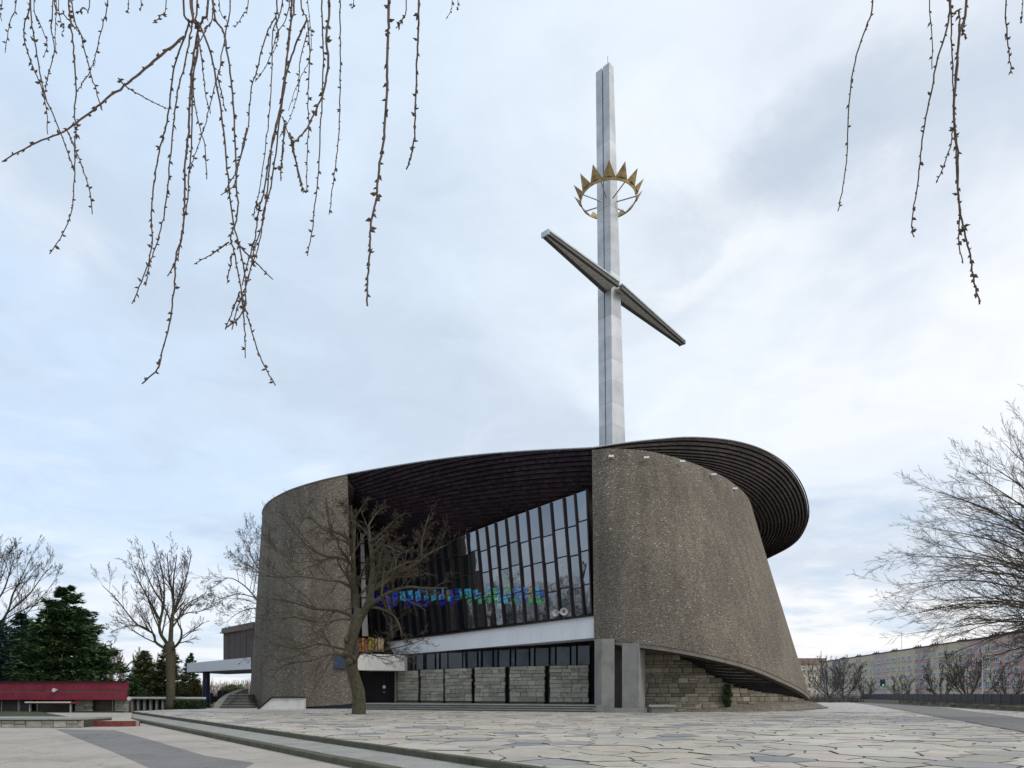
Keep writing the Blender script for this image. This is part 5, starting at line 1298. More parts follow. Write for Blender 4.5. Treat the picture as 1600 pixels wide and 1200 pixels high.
# far wood behind everything on the left, and scrub at the right
rg = random.Random(90); fw = MB()
for _ in range(1500):
    px = rg.uniform(-250, 470); D = rg.uniform(150, 190); z0 = -0.3; h = rg.uniform(2.5, 6.0)
    p = H(px, D, z0)
    for _k in range(4):
        d = Vector((rg.gauss(0, .35), rg.gauss(0, .35), 1)).normalized(); fw.tube([p + Vector((0, 0, h * .2)), p + d * h * .6 + Vector((rg.gauss(0, .3), 0, 0)), p + d * h], [0.09, 0.06, 0.03], 3, cap=False)
fw.build('far_wood', M['twig_pale'], None, kind='stuff')
fw = MB()
for _ in range(900):
    px = rg.uniform(1265, 1700); D = rg.uniform(120, 150); h = rg.uniform(0.8, 2.3); p = H(px, D, -0.3)
    for _k in range(4):
        d = Vector((rg.gauss(0, .5), rg.gauss(0, .5), 1)).normalized(); fw.tube([p, p + d * h], [0.05, 0.02], 3, cap=False)
fw.build('scrub', M['twig_far'], None, kind='stuff')

# ------------------------------------------------------------------ left side buildings
kiosk = thing('kiosk', H(80, 60, 0), 'long low kiosk with two dark red roof fascias and grey stone walls', 'kiosk')
kx0, kx1 = H(-160, 60, 0).x, H(204, 60, 0).x
for (z0, z1, d0, nm, mt) in ((1.86, 2.66, 0.25, 'upper_fascia', 'red'), (1.06, 1.72, 0.0, 'lower_fascia', 'red')):
    m_ = MB(); m_.box(kx0, kx1 - .02, 59.45 + d0, 59.55 + d0, z0, z1); fa_ = m_.build(nm, M['dark'], kiosk); xx = kx1; r2 = random.Random(3)
    while xx > kx0:
        o_ = r2.uniform(-.012, .012); m_ = MB(); m_.box(xx - 2.48, xx, 59.4 + d0 + o_, 59.44 + d0 + o_, z0 + r2.uniform(0, .02), z1); m_.build('fascia_panel', M[mt], fa_); xx -= 2.5
kq = lambda z0, z1, y0: [(kx0, y0, z0), (kx1 - .1, y0, z0), (kx1 - 3.6, 66, z0), (kx0, 66, z0), (kx0, y0, z1), (kx1 - .1, y0, z1), (kx1 - 3.6, 66, z1), (kx0, 66, z1)]
m_ = MB(); m_.hexa(kq(1.9, 2.62, 59.82)); m_.build('roof_upper', M['brownbox'], kiosk)
m_ = MB(); m_.hexa(kq(2.66, 2.74, 59.5)); m_.build('roof_cap', M['dark'], kiosk)
m_ = MB(); m_.hexa(kq(1.10, 1.70, 59.56)); m_.build('roof_slab', M['dark'], kiosk)
m_ = MB(); m_.box(kx0, kx1 - 0.1, 59.45, 59.75, 1.72, 1.86); m_.build('gutter', M['brownbox'], kiosk)
m_ = MB(); m_.hexa([(x - (.4 if x > kx0 else 0), y + (1.0 if y < 61 else 0), z) for x, y, z in kq(-.3, 1.1, 59.8)]); m_.build('wall', M['dark'], kiosk)
for a, c, mt in ((-160, -60, 'stone'), (116, 144, 'stone'), (178, 200, 'stone')):
    m_ = MB(); xa, xb = H(a, 60, 0).x, H(c, 60, 0).x; m_.box(xa, xb, 60.1, 60.5, -0.3, 1.06); wp = m_.build('wall_section', M['mortar'], kiosk)
    z = -0.2; r2 = random.Random(a)
    while z < 1.0:
        s = xa
        while s < xb - 0.1:
            l = min(r2.uniform(0.5, 1.1), xb - s); put_stone('stone_pale', wp, (s + .01, 60.08), (s + l - .01, 60.08), z + .01, min(z + .21, 1.05), 0.2, r2, r2.uniform(0, .04)); s += l
        z += 0.22
for a, c in ((2, 28), (30, 48), (145, 176), (58, 112)):
    xa, xb = H(a, 60.4, 0).x, H(c, 60.4, 0).x; m_ = MB(); m_.box(xa, xb, 60.5, 60.6, 0.0, 1.04); w = m_.build('shutter', M['brownbox'], kiosk)
    m_ = MB(); m_.bar((xa, 60.45, 0.0), (xa, 60.45, 1.04), .08, .08, up=(0, 1, 0)); m_.bar((xb, 60.45, 0.0), (xb, 60.45, 1.04), .08, .08, up=(0, 1, 0)); m_.build('frame', M['steel'], w)
m_ = MB(); m_.box(H(48, 58.6, 0).x, H(119, 58.6, 0).x, 57.9, 59.3, 0.74, 0.90); aw = m_.build('awning', M['redkerb'], kiosk)
m_ = MB(); m_.box(H(48, 58.6, 0).x, H(119, 58.6, 0).x, 57.86, 57.9, 0.82, 0.92); m_.build('awning_edge', M['white_warm'], aw)
for x in (52, 115): m_ = MB(); xx = H(x, 58.6, 0).x; m_.bar((xx, 58.2, -0.2), (xx, 58.2, 0.75), .1, .1, up=(0, 1, 0)); m_.build('post', M['steel'], kiosk)
for i, (x, y) in enumerate(((87, 1078), (204, 1091))):
    c0 = P(x, y, 59.2); m_ = MB(); m_.tube([c0 + Vector((0, .2, 0)), c0, c0 + Vector((0, -0.2, -.02)), c0 + Vector((0, -0.24, -.02))], [.05, .09, .16, .18], 10); m_.build('wall_lamp', M['white_warm'], kiosk)
# low stone wall, ledge with red kerb
lw = thing('garden_wall', G(60, 1134, -0.34), 'low wall of pale stone blocks in front of the red kiosk, capped with slabs', 'wall')
wa, wb = H(-120, 38.5, -0.34), H(126, 38.5, -0.34)
m_ = MB(); m_.box(wa.x, wb.x, 38.8, 41.5, -0.36, 0.10); base_ = m_.build('wall_core', M['mortar'], lw)
r2 = random.Random(8); s = wa.x
while s < wb.x - 0.2:
    l = min(r2.uniform(0.55, 1.2), wb.x - s)
    if r2.random() < 0.55: put_stone('stone_pale', base_, (s + .012, 38.6), (s + l - .012, 38.6), -0.35, 0.06, 0.3, r2, r2.uniform(0, .05))
    else:
        put_stone('stone_pale', base_, (s + .012, 38.6), (s + l - .012, 38.6), -0.35, -0.15, 0.3, r2, r2.uniform(0, .05)); put_stone('stone_pale', base_, (s + .012, 38.6), (s + l - .012, 38.6), -0.13, 0.06, 0.3, r2, r2.uniform(0, .05))
    s += l
s = wa.x
while s < wb.x - 0.2:
    l = min(r2.uniform(1.2, 2.2), wb.x - s); m_ = MB(); m_.box(s + .01, s + l - .01, 38.5, 41.6, 0.10, 0.19 + r2.uniform(-.006, .006)); m_.build('cap_slab', M['step'], lw); s += l
m_ = MB(); led = [(H(128, 40, 0).x, 40.0), (H(213, 40, 0).x, 40.3), (E1(45) - 2.5, 44), (E1(58) - 0.5, 58), (H(64, 58, 0).x, 58.2), (H(128, 41.7, 0).x, 41.7)]
m_.prism(led, -0.36, -0.03); struct('ledge_paving', m_, M['ground_lo'])
rk = thing('red_kerb', H(170, 39.9, -0.36), 'faded dark red painted kerb at the end of the low stone wall', 'kerb')
kp = [H(128, 39.75, 0), H(160, 39.7, 0), H(190, 39.75, 0), H(208, 40.0, 0), H(215, 40.6, 0)]
for i in range(4):
    m_ = MB(); a, e = kp[i], kp[i + 1]; m_.hexa([(a.x, a.y - .02, -.36), (e.x - .015, e.y - .02, -.36), (e.x - .015, e.y + .3, -.36), (a.x, a.y + .3, -.36), (a.x, a.y, -.02), (e.x - .015, e.y, -.02), (e.x - .015, e.y + .3, -.02), (a.x, a.y + .3, -.02)]); m_.build('kerb_block', M['redkerb'], rk)

m_ = MB(); m_.prism([(wa.x, 41.6), (H(126, 41.6, 0).x, 41.6), (H(62, 58.4, 0).x, 58.4), (H(204, 60, 0).x, 60.2), (H(204, 62, 0).x, 62), (wa.x - 22, 62), (wa.x - 22, 41.6)], -0.36, 0.05); struct('raised_bed', m_, M['grass'])
pav = thing('pavilion', H(235, 76, 0), 'low pavilion with pale flat roof and row of thin white columns', 'pavilion')
m_ = MB(); m_.hexa([H(200, 75, 1.02), H(322, 71, 1.02), H(322, 79, 1.02), H(205, 84, 1.02), H(200, 75, 1.2), H(322, 71, 1.2), H(322, 79, 1.2), H(205, 84, 1.2)]); m_.build('roof', M['white_warm'], pav)
for i in range(7):
    x = 206 + i * 9.6; D = lerp(75.6, 73.8, i / 6); m_ = MB(); m_.box(H(x, D, 0).x - .12, H(x, D, 0).x + .12, D, D + .25, -.3, 1.02); m_.build('column', M['white_warm'], pav)
m_ = MB(); m_.box(H(200, 78, 0).x, H(268, 78, 0).x, 78, 78.3, -.3, 1.02); m_.build('wall', M['brownbox'], pav)

wing = thing('church_annex', H(340, 95, 0), 'brown clad annex with white canopy slab on a dark blue column, left of the church', 'annex')
m_ = MB(); f = [P(292, 1050.5, 95), P(392, 1045.5, 85), P(392, 1045.5, 85) + Vector((0, 12, 0)), P(292, 1050.5, 95) + Vector((1.5, 10, 0))]; zt = [P(292, 1036.5, 95), P(392, 1027, 85), P(392, 1027, 85) + Vector((0, 12, 0)), P(292, 1036.5, 95) + Vector((1.5, 10, 0))]
m_.hexa(f + zt); m_.build('canopy_slab', M['white'], wing)
m_ = MB(); m_.tube([H(322.5, 93.5, -.3), H(322.5, 93.5, 4.7)], [0.52, 0.46], 18); m_.build('column', M['blue'], wing)
m_ = MB(); m_.hexa([P(349, 1034, 98), P(396, 1030, 89), P(396, 1030, 89) + Vector((0, 14, 0)), P(349, 1034, 98) + Vector((2, 12, 0)), P(349, 989, 98), P(396, 981, 89), P(396, 981, 89) + Vector((0, 14, 0)), P(349, 989, 98) + Vector((2, 12, 0))]); m_.build('wall', M['brownbox'], wing)
m_ = MB(); m_.hexa([P(346, 990, 97.6), P(396, 981.5, 88.4), P(396, 981.5, 88.4) + Vector((0, 15, 0)), P(346, 990, 97.6) + Vector((2, 13, 0)), P(346, 982, 97.6), P(396, 971.5, 88.4), P(396, 971.5, 88.4) + Vector((0, 15, 0)), P(346, 982, 97.6) + Vector((2, 13, 0))]); m_.build('roof', M['brownfascia'], wing)
for x in (358, 367, 376, 385):
    D = interp(x, [349, 396], [98, 89]) - 0.12; m_ = MB(); m_.bar(P(x, 1032, D), P(x, 988 - (x - 349) * .13, D), .06, .08, up=(0, 1, 0)); m_.build('cladding_seam', M['dark'], wing)
# dark low fence beyond
df = thing('dark_fence', H(330, 106, 0), 'dark low railing with upright panels seen beneath the white canopy', 'fence')
m_ = MB(); m_.bar(H(268, 106, 0.75), H(396, 106, 0.75), .1, .9, up=(0, 0, 1)); m_.build('panel', M['fence'], df)
for x in (330, 344, 352, 362, 372, 382): m_ = MB(); m_.bar(H(x, 105.8, 0), H(x, 105.8, 2.1 if x > 340 else 1.7), .7, .12, up=(0, 1, 0)); m_.build('post', M['fence'], df)
# curved stair with parapet
cs = thing('curved_stair', H(360, 78, 0), 'curved outdoor stair with pale concrete parapet left of the church wall', 'stair')
par = [(331, 1110, 73.5, .0), (335, 1104, 74.5, .2), (342, 1095, 76.5, .6), (352, 1087.5, 79, 1.1), (364, 1081.5, 81.5, 1.5), (378, 1077.5, 84, 1.75)]
tp_ = [P(a, c, D) for a, c, D, _ in cr(par, 20)]
m_ = MB(); th = Vector((0.55, 0.55, 0)); dn = Vector((0, 0, -1.0))
m_.grid([tp_, [p + th for p in tp_], [p + th + dn for p in tp_], [p + dn for p in tp_], tp_]); m_.build('parapet', M['white_warm'], cs)
m_ = MB(); m_.grid([[p + Vector((-.06, -.06, .10)) for p in tp_], [p + th + Vector((.06, .06, .10)) for p in tp_], [p + th + Vector((.06, .06, 0)) for p in tp_], [p + Vector((-.06, -.06, 0)) for p in tp_], [p + Vector((-.06, -.06, .10)) for p in tp_]]); m_.build('coping', M['rim'], cs)
for k in range(9):
    a = H(lerp(338, 352, k / 8), lerp(74, 77.5, k / 8), 0); e = H(388, lerp(74, 77.5, k / 8) + .1, 0)
    m_ = MB(); m_.box(a.x + .3, e.x, a.y, 84, (k + 1) * .17 - .06, (k + 1) * .17); st_ = m_.build('step', M['step'], cs)
    m_ = MB(); m_.box(a.x + .35, e.x, a.y + .08, 83.9, k * .17, (k + 1) * .17 - .06); m_.build('riser', M['dark'], st_)  # near-black riser colour adds shade under each tread
m_ = MB(); rl = [P(357, 1106, 74.2), P(364, 1097, 75.2), P(372, 1089, 76.4)]
for dz in (0, .35): m_.tube([p + Vector((0, 0, dz)) for p in rl], .035, 5)
for t_ in (0, .25, .5, .75, 1): p = rl[0].lerp(rl[2], t_); m_.tube([p - Vector((0, 0, .9)), p + Vector((0, 0, .38))], .03, 5)
m_.build('railing', M['fence'], cs)
# cream parapet with dark coping at the wall's foot
cp = thing('basement_parapet', H(440, 70, 0), 'cream concrete parapet with sloping left end and dark coping by the church wall', 'parapet')
m_ = MB(); fr_ = [P(403, 1110, 69.5), P(475.5, 1110, 69.5), P(475.5, 1091, 69.5), P(425, 1091, 69.5)]; bk_ = [v + Vector((0, .5, 0)) for v in fr_]
m_.add(fr_ + bk_, [(0, 1, 2, 3), (7, 6, 5, 4), (0, 4, 5, 1), (1, 5, 6, 2), (2, 6, 7, 3), (3, 7, 4, 0)]); m_.build('wall', M['white_warm'], cp)
m_ = MB()
for a, e in ((P(403, 1108.5, 69.4), P(424, 1090.5, 69.4)), (P(424, 1090, 69.4), P(476.5, 1090, 69.4))): m_.bar(a + Vector((0, .3, .04)), e + Vector((0, .3, .04)), .75, .12)
m_.build('coping', M['dark'], cp)

# ------------------------------------------------------------------ right side: wall, fence, traffic light, blocks of flats
FP = [(1760, 46), (1600, 60.5), (1500, 77), (1420, 97), (1345, 124), (1300, 140), (1262, 152)]
fpts = [H(p[0], p[1], 0) for p in cr(FP, 160)]
fa = [0]
for i in range(159): fa.append(fa[-1] + (fpts[i + 1] - fpts[i]).length)
def f_at(s):
    j = max(1, min(int(np.searchsorted(fa, s)), 159)); f = (s - fa[j - 1]) / (fa[j] - fa[j - 1]); return fpts[j - 1].lerp(fpts[j], f)
bw = thing('boundary_wall', fpts[60], 'low dark mossy stone wall curving along the right edge of plaza', 'wall')
r2 = random.Random(44); s = 0.5; nst = 0; fill = MB()
while s < fa[-1] - 1:
    l = r2.uniform(0.9, 1.7); a = f_at(s + .02); e = f_at(s + l - .02)
    for z0, z1 in ((0.0, 0.30), (0.31, 0.58)):
        if a.y < 100: put_stone('stone_brown', bw, e, a, z0, z1, 0.5, r2, r2.uniform(0, .08)) if False else put_stone('stone_brown', bw, (e.x, e.y), (a.x, a.y), z0, z1, 0.5, r2, r2.uniform(0, .08))
        else: fill.bar(a + Vector((0, 0, (z0 + z1) / 2)), e + Vector((0, 0, (z0 + z1) / 2)), .5, z1 - z0 - .02)
    s += l
o = fill.build('stones', M['stone_brown'], bw, kind='stuff')
m_ = MB(); m_.grid([[p + Vector((-.12, -.12, .58)) for p in fpts], [p + Vector((.5, .5, .58)) for p in fpts]]); m_.grid([[p + Vector((-.12, -.12, .58)) for p in fpts], [p + Vector((-.12, -.12, .66)) for p in fpts], [p + Vector((.5, .5, .66)) for p in fpts]]); m_.build('coping', M['kerb_edge'], bw)
fn = thing('panel_fence', fpts[40] + Vector((.3, .3, .66)), 'dark blue-black solid panel fence on top of the low curved stone wall', 'fence')
s0_ = fa[int(np.argmin([abs(800 + F * p.x / p.y - 1597) for p in fpts]))]; s1_ = fa[int(np.argmin([abs(800 + F * p.x / p.y - 1345) for p in fpts]))]
s = s0_
off = Vector((.25, .25, 0))
while s < s1_:
    a = f_at(s + .03) + off; e = f_at(min(s + 2.4, s1_) - .03) + off
    m_ = MB(); m_.bar(a + Vector((0, 0, 1.12)), e + Vector((0, 0, 1.12)), .08, .86); pn = m_.build('fence_panel', M['fence'], fn)
    m_ = MB(); c = f_at(s) + off; m_.bar(c + Vector((0, 0, .6)), c + Vector((0, 0, 1.60)), .1, .14, up=(0, 1, 0)); m_.build('post', M['fence'], fn)
    s += 2.4
gf = thing('mesh_fence', f_at((s1_ + fa[-1]) / 2), 'thin grey rail fence beyond the end of the dark panel fence', 'fence')
m_ = MB()
for zz in (0.9, 1.25, 1.6): m_.tube([p + off + Vector((0, 0, zz)) for p in fpts if 1265 < 800 + F * p.x / p.y < 1345], .05, 4)
m_.build('rail', M['steel'], gf)
for k in range(14): c = f_at(lerp(s1_, fa[-1] - 1, k / 13)) + off; m_ = MB(); m_.tube([c + Vector((0, 0, .6)), c + Vector((0, 0, 1.62))], .05, 4); m_.build('post', M['steel'], gf)

tl = thing('traffic_light', H(1379, 127, -.36), 'black traffic light showing green, standing beyond the dark panel fence', 'traffic light')
c0 = P(1379, 1067, 127); m_ = MB(); m_.box(c0.x - .42, c0.x + .42, 126.8, 127.1, c0.z - .62, c0.z + .66); hd = m_.build('signal_head', M['fence'], tl)
m_ = MB(); m_.tube([H(1383.5, 127.2, -.36), H(1383.5, 127.2, 4.6)], .09, 6); m_.build('pole', M['steel'], tl)
def emis(name, col, e):
    m, nt, b_ = newmat(name); b_.inputs['Emission Color'].default_value = (*col, 1); b_.inputs['Emission Strength'].default_value = e; b_.inputs['Base Color'].default_value = (*[x * .3 for x in col], 1); return m
GL = emis('green_signal', (0.05, 0.9, 0.35), 0.8)
for k, (mt, dz) in enumerate(((M['redkerb'], .40), (M['dark'], 0), (GL, -.40))):
    m_ = MB(); cc_ = c0 + Vector((0, -.22, dz)); m_.tube([cc_ + Vector((0, .05, 0)), cc_ + Vector((0, -.03, 0))], .17, 12); m_.build('lens', mt, hd)
m_ = MB(); m_.box(c0.x + .6, c0.x + 2.6, 127.1, 127.2, c0.z + .15, c0.z + .55); m_.build('road_sign', M['steel'], tl)
lp = thing('lamp_post', H(1535, 90, -.36), 'thin pale street lamp post in front of the pink facade', 'lamp post')
m_ = MB(); m_.tube([H(1535, 90, -.36), H(1535, 90, 6.2)], [.09, .05], 6); m_.build('pole', M['white_warm'], lp)
m_ = MB(); c = H(1535, 90, 6.2); m_.tube([c, c + Vector((-.5, 0, .15))], [.05, .08], 6); m_.build('lamp_head', M['steel'], lp)

# blocks of flats: long facade receding to the left
flats = thing('apartment_block', (124, 225, -.36), 'long five-storey apartment block with pink, yellow and mauve facade sections', 'building')
Fa = Vector((112.0, 138, 0)); Fb = Vector((134.5, 294, 0)); fd = (Fb - Fa).normalized(); fnr = Vector((-fd.y, fd.x, 0))
FL = (Fb - Fa).length; ztop = 15.2
fcol = {'pink': (0.54, 0.375, 0.33), 'yellow': (0.57, 0.48, 0.34), 'mauve': (0.44, 0.31, 0.29), 'cream': (0.58, 0.50, 0.37), 'rose': (0.52, 0.39, 0.36), 'grey': (0.42, 0.385, 0.345)}
for k, v in fcol.items(): M['f_' + k] = simple('facade_' + k, v, 0.85, nscale=0.3, namt=0.12)
secs = [('pink', 24), ('yellow', 3), ('pink', 8), ('yellow', 20), ('mauve', 10), ('yellow', 20), ('rose', 12), ('yellow', 16), ('cream', 14), ('grey', 14), ('cream', 40)]
s = 0
dep = -fnr * 12
if dep.x < 0: dep = -dep
for k, l in secs:
    l = min(l, FL - s)
    if l <= 0: break
    a = Fa + fd * (s + .01); e = Fa + fd * (s + l - .01); m_ = MB()
    m_.hexa([a + Vector((0, 0, -.36)), a + dep + Vector((0, 0, -.36)), e + dep + Vector((0, 0, -.36)), e + Vector((0, 0, -.36)), a + Vector((0, 0, ztop)), a + dep + Vector((0, 0, ztop)), e + dep + Vector((0, 0, ztop)), e + Vector((0, 0, ztop))])
    m_.build('facade_section', M['f_' + k], flats); s += l
out = -dep.normalized()
m_ = MB(); a = Fa + out * .15; e = Fb + out * .15; d2 = dep * 1.03
m_.hexa([a + Vector((0, 0, ztop)), a + d2 + Vector((0, 0, ztop)), e + d2 + Vector((0, 0, ztop)), e + Vector((0, 0, ztop)), a + Vector((0, 0, ztop + .3)), a + d2 + Vector((0, 0, ztop + .3)), e + d2 + Vector((0, 0, ztop + .3)), e + Vector((0, 0, ztop + .3))]); m_.build('roof', M['brownbox'], flats)
def win_mesh(w, h, split):
    m_ = MB()
    fr = .11
    for a, c, z0, z1 in ((-w / 2, w / 2, 0, fr), (-w / 2, w / 2, h - fr, h), (-w / 2, -w / 2 + fr, 0, h), (w / 2 - fr, w / 2, 0, h), (split - fr / 2, split + fr / 2, 0, h)):
        m_.box(a, c, -.10, .02, z0, z1, 0)
    m_.box(-w / 2 + .05, w / 2 - .05, -.04, .03, .05, h - .05, 1); m_.box(-w / 2 - .1, w / 2 + .1, -.2, .0, -.12, -.02, 2)
    me = bpy.data.meshes.new('window'); me.from_pydata([tuple(v) for v in m_.V], [], m_.F)
    for mt in (M['white'], M['clere'], M['steel']): me.materials.append(mt)
    me.polygons.foreach_set('material_index', m_.M); return me
wm = [win_mesh(2.1, 1.5, .3), win_mesh(1.4, 1.5, 0), win_mesh(2.4, 1.5, -.4)]
ang = math.atan2(fd.y, fd.x)
if Vector((math.sin(ang), -math.cos(ang), 0)).dot(out) < 0: ang += math.pi
r2 = random.Random(6); s = 2.2; nw = 0; ci = 0
while s < FL - 2:
    for fl in range(5):
        z0 = 0.3 + fl * 2.88
        o = bpy.data.objects.new('window', wm[(ci) % 3]); C.objects.link(o); o.parent = flats
        o.rotation_euler = (0, 0, ang); o.location = Fa + fd * s + out * .02 + Vector((0, 0, z0)) - WL[flats.name]; nw += 1
    ci += 1; s += (4.2, 3.3, 4.6)[ci % 3] * .97
for k, fr in enumerate((0.03, .13, .2, .3, .4, .47, .58, .68, .79, .9)):
    c = Fa + fd * (FL * fr) + dep * .4 + Vector((0, 0, ztop + .3)); m_ = MB(); m_.box(c.x - .6, c.x + .6, c.y - 1.6, c.y + 1.6, c.z, c.z + .9); ch = m_.build('chimney', M['mortar'], flats)
    m_ = MB()
    for q in (-1.1, 0, 1.1): m_.tube([c + Vector((0, q, .9)), c + Vector((0, q, 1.4))], .16, 5)
    m_.build('flue', M['dark'], ch)
m_ = MB(); c = Fa + fd * (FL * .50) + Vector((2, 0, ztop)); m_.tube([c, c + Vector((0, 0, 6.5))], .07, 4); m_.build('antenna', M['steel'], flats)
tb_ = thing('tower_block', H(1270, 340, 0), 'distant beige block with a reddish roof beside the church hull', 'building')
m_ = MB(); m_.box(H(1226, 340, 0).x, H(1289, 340, 0).x, 340, 352, -.36, 16.5); m_.build('wall', M['f_cream'], tb_)
m_ = MB(); m_.box(H(1225, 340, 0).x, H(1290, 340, 0).x, 339.5, 352.5, 16.5, 19.6); m_.build('roof', simple('red_tiles', (0.30, 0.20, 0.18), .8), tb_)
for i in range(7):
    for j in range(4):
        if 1248 < 1232 + i * 8.2 < 1288:
            o = bpy.data.objects.new('window', wm[1]); C.objects.link(o); o.parent = tb_; o.location = H(1232 + i * 8.2, 339.95, 2 + j * 3.4) - WL[tb_.name]

# ------------------------------------------------------------------ weeping willow twigs hanging over the view
wil = thing('weeping_willow', (-9.0, -3.0, -.345), 'weeping willow whose thin budding twigs hang down into the top of view', 'tree')
m_ = MB(); m_.tube([(-9, -3, -.345), (-8.8, -2.8, 2), (-8.2, -2.0, 5), (-7.0, -.5, 8)], [.45, .36, .3, .22], 10); m_.build('trunk', M['bark_g'], wil, smooth=True)
m_ = MB()
m_.tube([(-7, -.5, 8), (-5.8, 2, 9.0), (-4.4, 4.5, 9.3), (-2, 5.4, 9.4), (.8, 5.6, 9.4), (3.6, 5.4, 9.2), (4.8, 5.6, 8.9)], [.22, .16, .12, .09, .07, .05, .03], 7)
m_.tube([(-5.8, 2, 9.0), (-5.2, 4.5, 9.2), (-4.8, 6.2, 9.0)], [.1, .07, .03], 6); m_.build('limb', M['bark_g'], wil, smooth=True)
